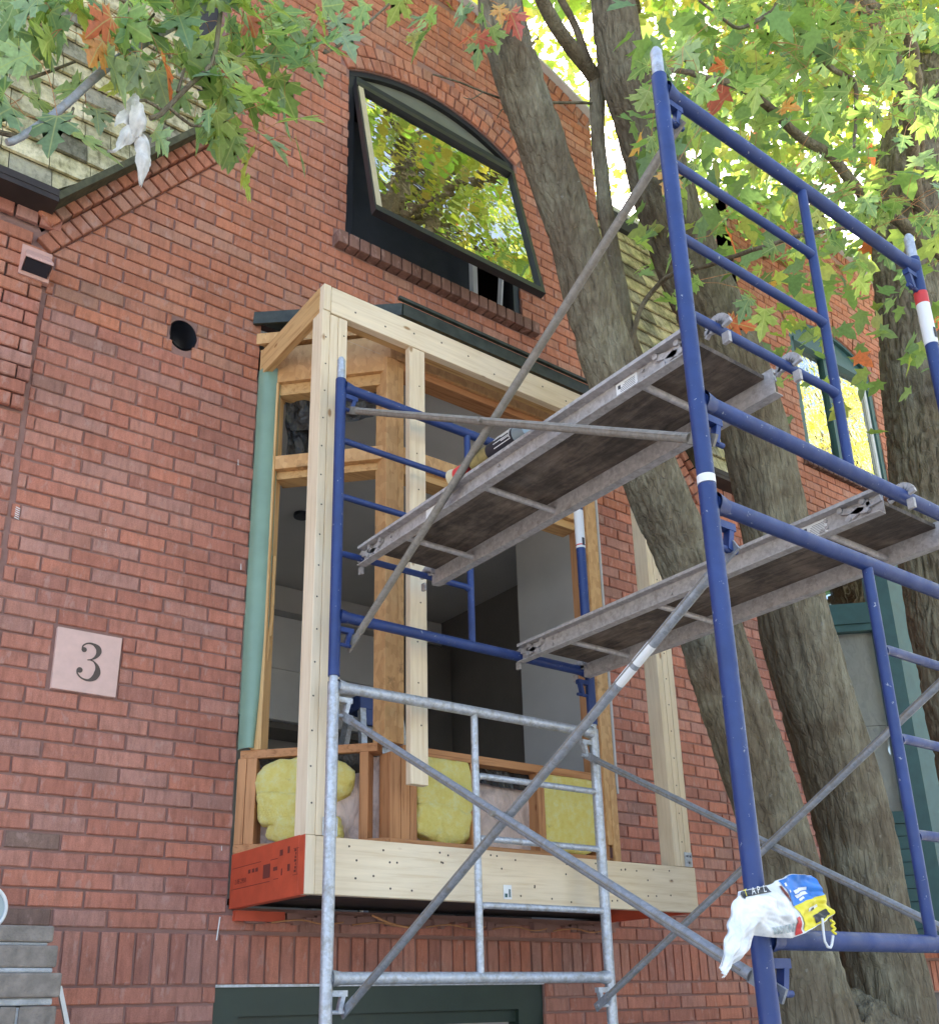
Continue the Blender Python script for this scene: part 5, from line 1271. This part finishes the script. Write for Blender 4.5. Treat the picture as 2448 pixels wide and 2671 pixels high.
# big trunk at the right edge
tC = thing('maple_tree', 'large maple with furrowed trunk at the right edge before the green bay', 'tree', (5.6, -1.2, 0), )
pc = [(5.72, -1.2, 0), (5.70, -1.2, 1.8), (5.635, -1.2, 3.176), (5.60, -1.2, 3.674), (5.62, -1.2, 4.4), (5.738, -1.2, 5.13), (5.92, -1.2, 6.10), (6.15, -1.2, 7.1), (6.52, -1.2, 8.1), (6.95, -1.2, 9.0), (7.3, -1.2, 10.2), (7.5, -1, 12)]
rc = [.30, .24, .200, .196, .200, .210, .214, .235, .235, .20, .14, .05]
trunk_mesh(pc, rc, seed=3, amp=1.9, n=170).build('trunk', mat['bark'], tC)
LIMBS = [[(5.9, -1.5, 5.6), (5.2, -1.9, 5.5), (4.324, -2.2, 5.314), (4.113, -2.2, 5.334), (3.605, -2.2, 5.361), (3.4, -2.2, 5.433), (3.174, -2.2, 5.426), (2.957, -2.2, 5.455), (2.776, -2.2, 5.442), (2.53, -2.2, 5.343), (2.338, -2.2, 5.233), (2.186, -2.2, 5.113)],
         [(6.2, -1.3, 7.2), (5.0, -1.9, 7.2), (4.0, -2.2, 6.8), (3.641, -2.3, 6.432), (3.261, -2.3, 5.926), (3.244, -2.3, 5.851), (3.342, -2.3, 5.835), (3.549, -2.3, 5.869), (3.512, -2.3, 5.678), (3.414, -2.3, 5.408)],
         [(6.3, -1.3, 7.6), (5.0, -2.0, 7.4), (3.9, -2.2, 6.8), (3.293, -2.2, 6.321), (3.138, -2.2, 6.129), (2.922, -2.2, 5.876), (2.817, -2.2, 5.8), (2.681, -2.2, 5.781), (2.598, -2.2, 5.799)]]
for L, r0, r1 in zip(LIMBS, (.055, .05, .045), (.007, .006, .005)): limb('limb', L, r0, r1, tC, 12)
random.seed(21)
nleaf = 0; tw = MB(); spots = []
def spray(parent, p, n, size, pr, pb_, dirn=None, spread=.09, tw=None):
    global nleaf
    p = Vector(p)
    for _ in range(n):
        q = p + Vector((random.gauss(0, spread), random.gauss(0, spread * 1.1), random.gauss(0, spread * .8)))
        if clear(q) and parent.name.startswith('maple_tree'): continue
        if parent.name.startswith('maple_branch') and (lambda w_: w_ and w_[0] > 860 and w_[1] > 150)(pix(q)): continue
        d = (q - p) * 1.0 + Vector((0, 0, -.07)) + Vector((random.gauss(0, .04), random.gauss(0, .04), 0)); s = size * random.uniform(.72, 1.2)
        place_leaf(parent, q, d, s, leaf_col(pr, pb_)); nleaf += 1
        if tw is not None: tw.tube([p, p.lerp(q, .5) + Vector((0, 0, .012)), q], .0012, 4, False)
def clear(p):
    q = pix(p); return bool(q) and q[0] < 1640 and q[1] > 30
cl = []
for L in LIMBS:
    P = smooth_path(L[2:], .06)
    for p in P:
        pp = pix(p)
        if pp and 1500 < pp[0] < 2520 and -60 < pp[1] < 900: cl.append(p)
for (x, y, z) in [(3.35, -2.3, 4.95), (3.2, -2.15, 4.9), (3.1, -2.05, 4.85), (3.3, -1.6, 5.15), (3.25, -1.75, 5.1), (2.9, -2.1, 4.85), (2.95, -2.0, 4.7), (3.05, -2.1, 4.75), (3.0, -1.9, 5.0), (3.4, -2.5, 5.0), (3.5, -2.6, 5.05), (3.3, -2.75, 4.75), (3.2, -2.8, 4.65), (3.1, -2.75, 4.62), (3.45, -2.3, 5.2), (3.6, -2.3, 5.15), (3.7, -2.4, 5.3), (3.3, -2.4, 5.2)]: cl.append(Vector((x, y, z)))
cnt = 0
random.shuffle(cl)
for p in cl:
    if cnt >= 285: break
    k = random.choice((2, 3, 4)); spray(tC, Vector(p) + Vector((random.gauss(0, .1), random.gauss(-.05, .15), random.gauss(-.05, .1))), k, .112, .022, .12, None, .09, tw); cnt += k
tw.build('petiole', mat['fir_z'], tC, kind='stuff')
far_p = []
for L in LIMBS:
    for p in smooth_path(L[1:], .05):
        far_p.append(np.array(p) + rng.normal(size=(4, 3)) * np.array([.22, .45, .2]) + np.array([0, .45, .1]))
leaf_cloud('foliage', np.concatenate(far_p + [crown_pts((7.0, -.3, 10.6), (3.0, 2.3, 2.8), 170, 22, .24), crown_pts((5.4, -.7, 7.6), (1.7, .8, 1.2), 36, 16, .2, .1)]), .12, tC, .02)

# trees behind the roofs
def back_tree(label, x, y, h, r, n):
    t = thing('maple_tree', label, 'tree', (x, y, 0), 'maples beyond the roofs')
    limb('trunk', [(x, y, 0), (x + .2, y, h * .4), (x, y, h * .75), (x + .1, y, h)], .3, .06, t, 14, step=.5)
    for i in range(8):
        a = 2 * math.pi * i / 8; s = Vector((x + .1, y, h * (.5 + .04 * i))); e = s + Vector((math.cos(a) * r * .7, math.sin(a) * r * .7, h * .18)); limb('limb', [s, s.lerp(e, .5) + Vector((0, 0, .3)), e], .09, .02, t, 8, step=.4)
    leaf_cloud('foliage', crown_pts((x, y, h * .82), (r, r, h * .32), n, 26, .34, .3), .17, t, .03, .5, lambda: tuple(c * random.uniform(.9, 1.25) for c in random.choice(((.26, .34, .07), (.20, .31, .06), (.32, .36, .09)))))
back_tree('sunlit maple crown beyond the house roof, left of the slender limb', 7.6, 7.0, 19.0, 3.4, 330)
back_tree('sunlit maple crown beyond the neighbouring parapet', 12.5, 5.5, 13.0, 3.2, 260)
back_tree('tall pale maple crown farthest right beyond the roofs', 17.5, 2.5, 14, 3.6, 260)
def street_tree(label, x, y, h, r, n):
    t = thing('maple_tree', label, 'tree', (x, y, 0), 'maples across the street')
    limb('trunk', [(x, y, 0), (x + .1, y, h * .5), (x, y, h)], .28, .05, t, 12, step=.6)
    leaf_cloud('foliage', crown_pts((x, y, h * .68), (r, r, h * .36), n, 26, .4, .3), .22, t, .04, .5, lambda: tuple(c * random.uniform(.9, 1.2) for c in random.choice(((.42, .42, .17), (.32, .38, .14), (.46, .42, .16)))))
for (x, y, h, r, lb) in ((18.5, -6.6, 17, 3.6, 'tall golden street maple nearest the kerb down the road'), (26, -11, 19, 4.2, 'tall golden street maple far down the road'), (5, -16.5, 11, 3.8, 'golden green maple across the road opposite the bay')):
    street_tree(lb, x, y, h, r, 170)

# ------------------------------------------------------------------ foreground branch at upper left
br = thing('maple_branch', 'drooping maple branch with large green and red leaves before the shingled roof', 'branch', (.95, -1.3, 5.46))
limb('bough', [(.352, -1.3, 4.451), (.386, -1.3, 4.491), (.486, -1.3, 4.67), (.573, -1.3, 4.857), (.639, -1.3, 4.985), (.768, -1.3, 5.202), (.939, -1.3, 5.461), (1.095, -1.3, 5.732), (1.3, -1.3, 6.1), (1.7, -1.3, 6.8), (2.3, -1.25, 7.5)], .011, .03, br, 14, 'brace', .04)
limb('twig', [(.386, -1.3, 4.491), (.302, -1.3, 4.467), (.2, -1.3, 4.44)], .009, .006, br, 10)
limb('bough', [(1.0, -1.34, 5.62), (.944, -1.35, 5.464), (.949, -1.35, 5.383), (.947, -1.35, 5.264), (.935, -1.35, 5.116), (.875, -1.35, 4.989), (.818, -1.35, 4.867), (.778, -1.35, 4.781), (.746, -1.35, 4.747)], .009, .008, br, 10)
for T in ([(.935, -1.35, 5.116), (.996, -1.35, 5.166), (1.05, -1.35, 5.245)], [(.826, -1.35, 4.91), (.841, -1.35, 5.029)], [(.458, -1.3, 4.603), (.48, -1.3, 4.589), (.512, -1.3, 4.63), (.521, -1.3, 4.692)], [(.39, -1.27, 4.76), (.453, -1.25, 4.853), (.515, -1.25, 4.932)], [(.703, -1.3, 5.108), (.699, -1.3, 5.16), (.732, -1.3, 5.257)],
          [(1.447, -1.2, 5.663), (1.508, -1.2, 5.74), (1.653, -1.2, 5.98), (1.779, -1.2, 6.212), (1.894, -1.2, 6.445), (2.1, -1.2, 7)], [(1.451, -1.2, 5.834), (1.507, -1.2, 5.744)], [(1.447, -1.2, 5.663), (1.471, -1.2, 5.761), (1.458, -1.2, 5.883)], [(.79, -1.35, 4.80), (.73, -1.33, 4.83), (.70, -1.33, 4.80)], [(.80, -1.35, 4.83), (.88, -1.35, 4.80), (.93, -1.34, 4.84)]): limb('twig', T, .006, .004, br, 8)
ANCH = [(.302, 4.951, 6), (.297, 4.898, 4), (.387, 5.013, 5), (.416, 4.967, 5), (.456, 4.929, 6), (.474, 5.095, 5), (.538, 5.073, 6), (.603, 5.19, 6), (.563, 5.073, 4), (.646, 5.151, 6), (.691, 5.237, 6), (.753, 5.302, 6), (.785, 5.252, 6), (.671, 5.027, 6), (.748, 5.046, 5), (.642, 4.922, 4), (.829, 5.228, 5), (.89, 5.365, 7), (.944, 5.443, 6), (1.006, 5.411, 7), (1.061, 5.51, 6), (1.04, 5.34, 6), (1.126, 5.459, 6), (1.191, 5.445, 5), (1.153, 5.558, 5), (1.249, 5.588, 4), (1.317, 5.555, 4), (1.405, 5.454, 3), (1.445, 5.242, 2), (1.379, 5.745, 4), (1.484, 5.8, 3), (1.592, 5.902, 4), (1.076, 5.25, 6), (1.165, 5.311, 5), (1.262, 5.298, 4), (1.202, 5.202, 4), (.973, 5.017, 5), (1.032, 5.001, 5), (.952, 4.898, 5), (1.078, 4.958, 5), (1.01, 4.881, 5), (1.14, 4.907, 4), (1.187, 4.881, 3), (1.103, 4.78, 2), (.942, 5.05, 4), (.87, 5.057, 3), (.916, 4.824, 2), (.781, 4.98, 3), (.647, 4.742, 2), (.373, 4.647, 4), (.35, 4.571, 4), (.386, 4.547, 3), (.418, 4.653, 3), (.58, 4.797, 3), (1.784, 6.043, 4), (1.927, 6.125, 5), (2.057, 6.244, 4), (2.189, 6.268, 5), (2.239, 6.403, 4), (1.905, 5.947, 3), (2.162, 6.129, 3), (1.825, 6.143, 3)]
tw = MB(); random.seed(5)
for x, z, n in ANCH:
    n = max(1, int(n * .68 + .45)); pr = .16 if (z < 5.05 and x < .7) or x > 1.9 else .025
    spray(br, (x, -1.3 + random.gauss(0, .08), z + .02), n, .142 if z < 5.7 else .125, pr, .45, None, .05, tw)
tw.build('petiole', mat['fir_z'], br, kind='stuff')

# torn white rag hanging in it
rag = thing('torn_rag', 'torn dirty white rag hanging in shreds from the leafy branch', 'rag', (.70, -1.3, 4.72))
def strip_cloth(pts, wid, nm='cloth_strip', m='rag'):
    P = smooth_path(pts, .008); n = len(P); mb = MB(); vs = []
    for i, p in enumerate(P):
        t = i / (n - 1) * (len(wid) - 1); k = min(int(t), len(wid) - 2); w_ = wid[k] + (wid[k + 1] - wid[k]) * (t - k)
        for j in range(9):
            a = (j / 8 - .5); edge = .004 * noise.noise(Vector((p.z * 60, j * 3, 1))) if j in (0, 8) else 0
            vs.append(p + Vector((a * w_ + edge, -.028 * math.cos(a * 3.0) * min(1, w_ / .05) + .016 * noise.noise(Vector((a * 4, p.z * 22, p.x * 9))), 0)))
    k = len(vs); fs = [(i * 9 + j, i * 9 + j + 1, (i + 1) * 9 + j + 1, (i + 1) * 9 + j) for i in range(n - 1) for j in range(8)]
    mb.add(vs, fs, None, True); return mb.build(nm, mat[m], rag)
strip_cloth([(.706, -1.3, 4.865), (.704, -1.305, 4.83), (.70, -1.31, 4.79), (.70, -1.30, 4.75)], [.014, .045, .055, .03])
strip_cloth([(.698, -1.285, 4.80), (.688, -1.29, 4.75), (.678, -1.29, 4.705)], [.04, .07, .05]); strip_cloth([(.706, -1.325, 4.80), (.712, -1.335, 4.74), (.712, -1.33, 4.69), (.71, -1.32, 4.665)], [.03, .055, .055, .02])
strip_cloth([(.70, -1.30, 4.705), (.692, -1.31, 4.665), (.678, -1.31, 4.63), (.664, -1.31, 4.60), (.650, -1.31, 4.578), (.637, -1.31, 4.574)], [.05, .055, .045, .02, .010, .004])
strip_cloth([(.722, -1.31, 4.69), (.738, -1.315, 4.66), (.746, -1.32, 4.61), (.747, -1.32, 4.56), (.748, -1.31, 4.515), (.75, -1.31, 4.495)], [.04, .05, .052, .05, .028, .008])

bpy.context.view_layer.update()
print('objects', len(bpy.data.objects), 'leaf objs', nleaf)
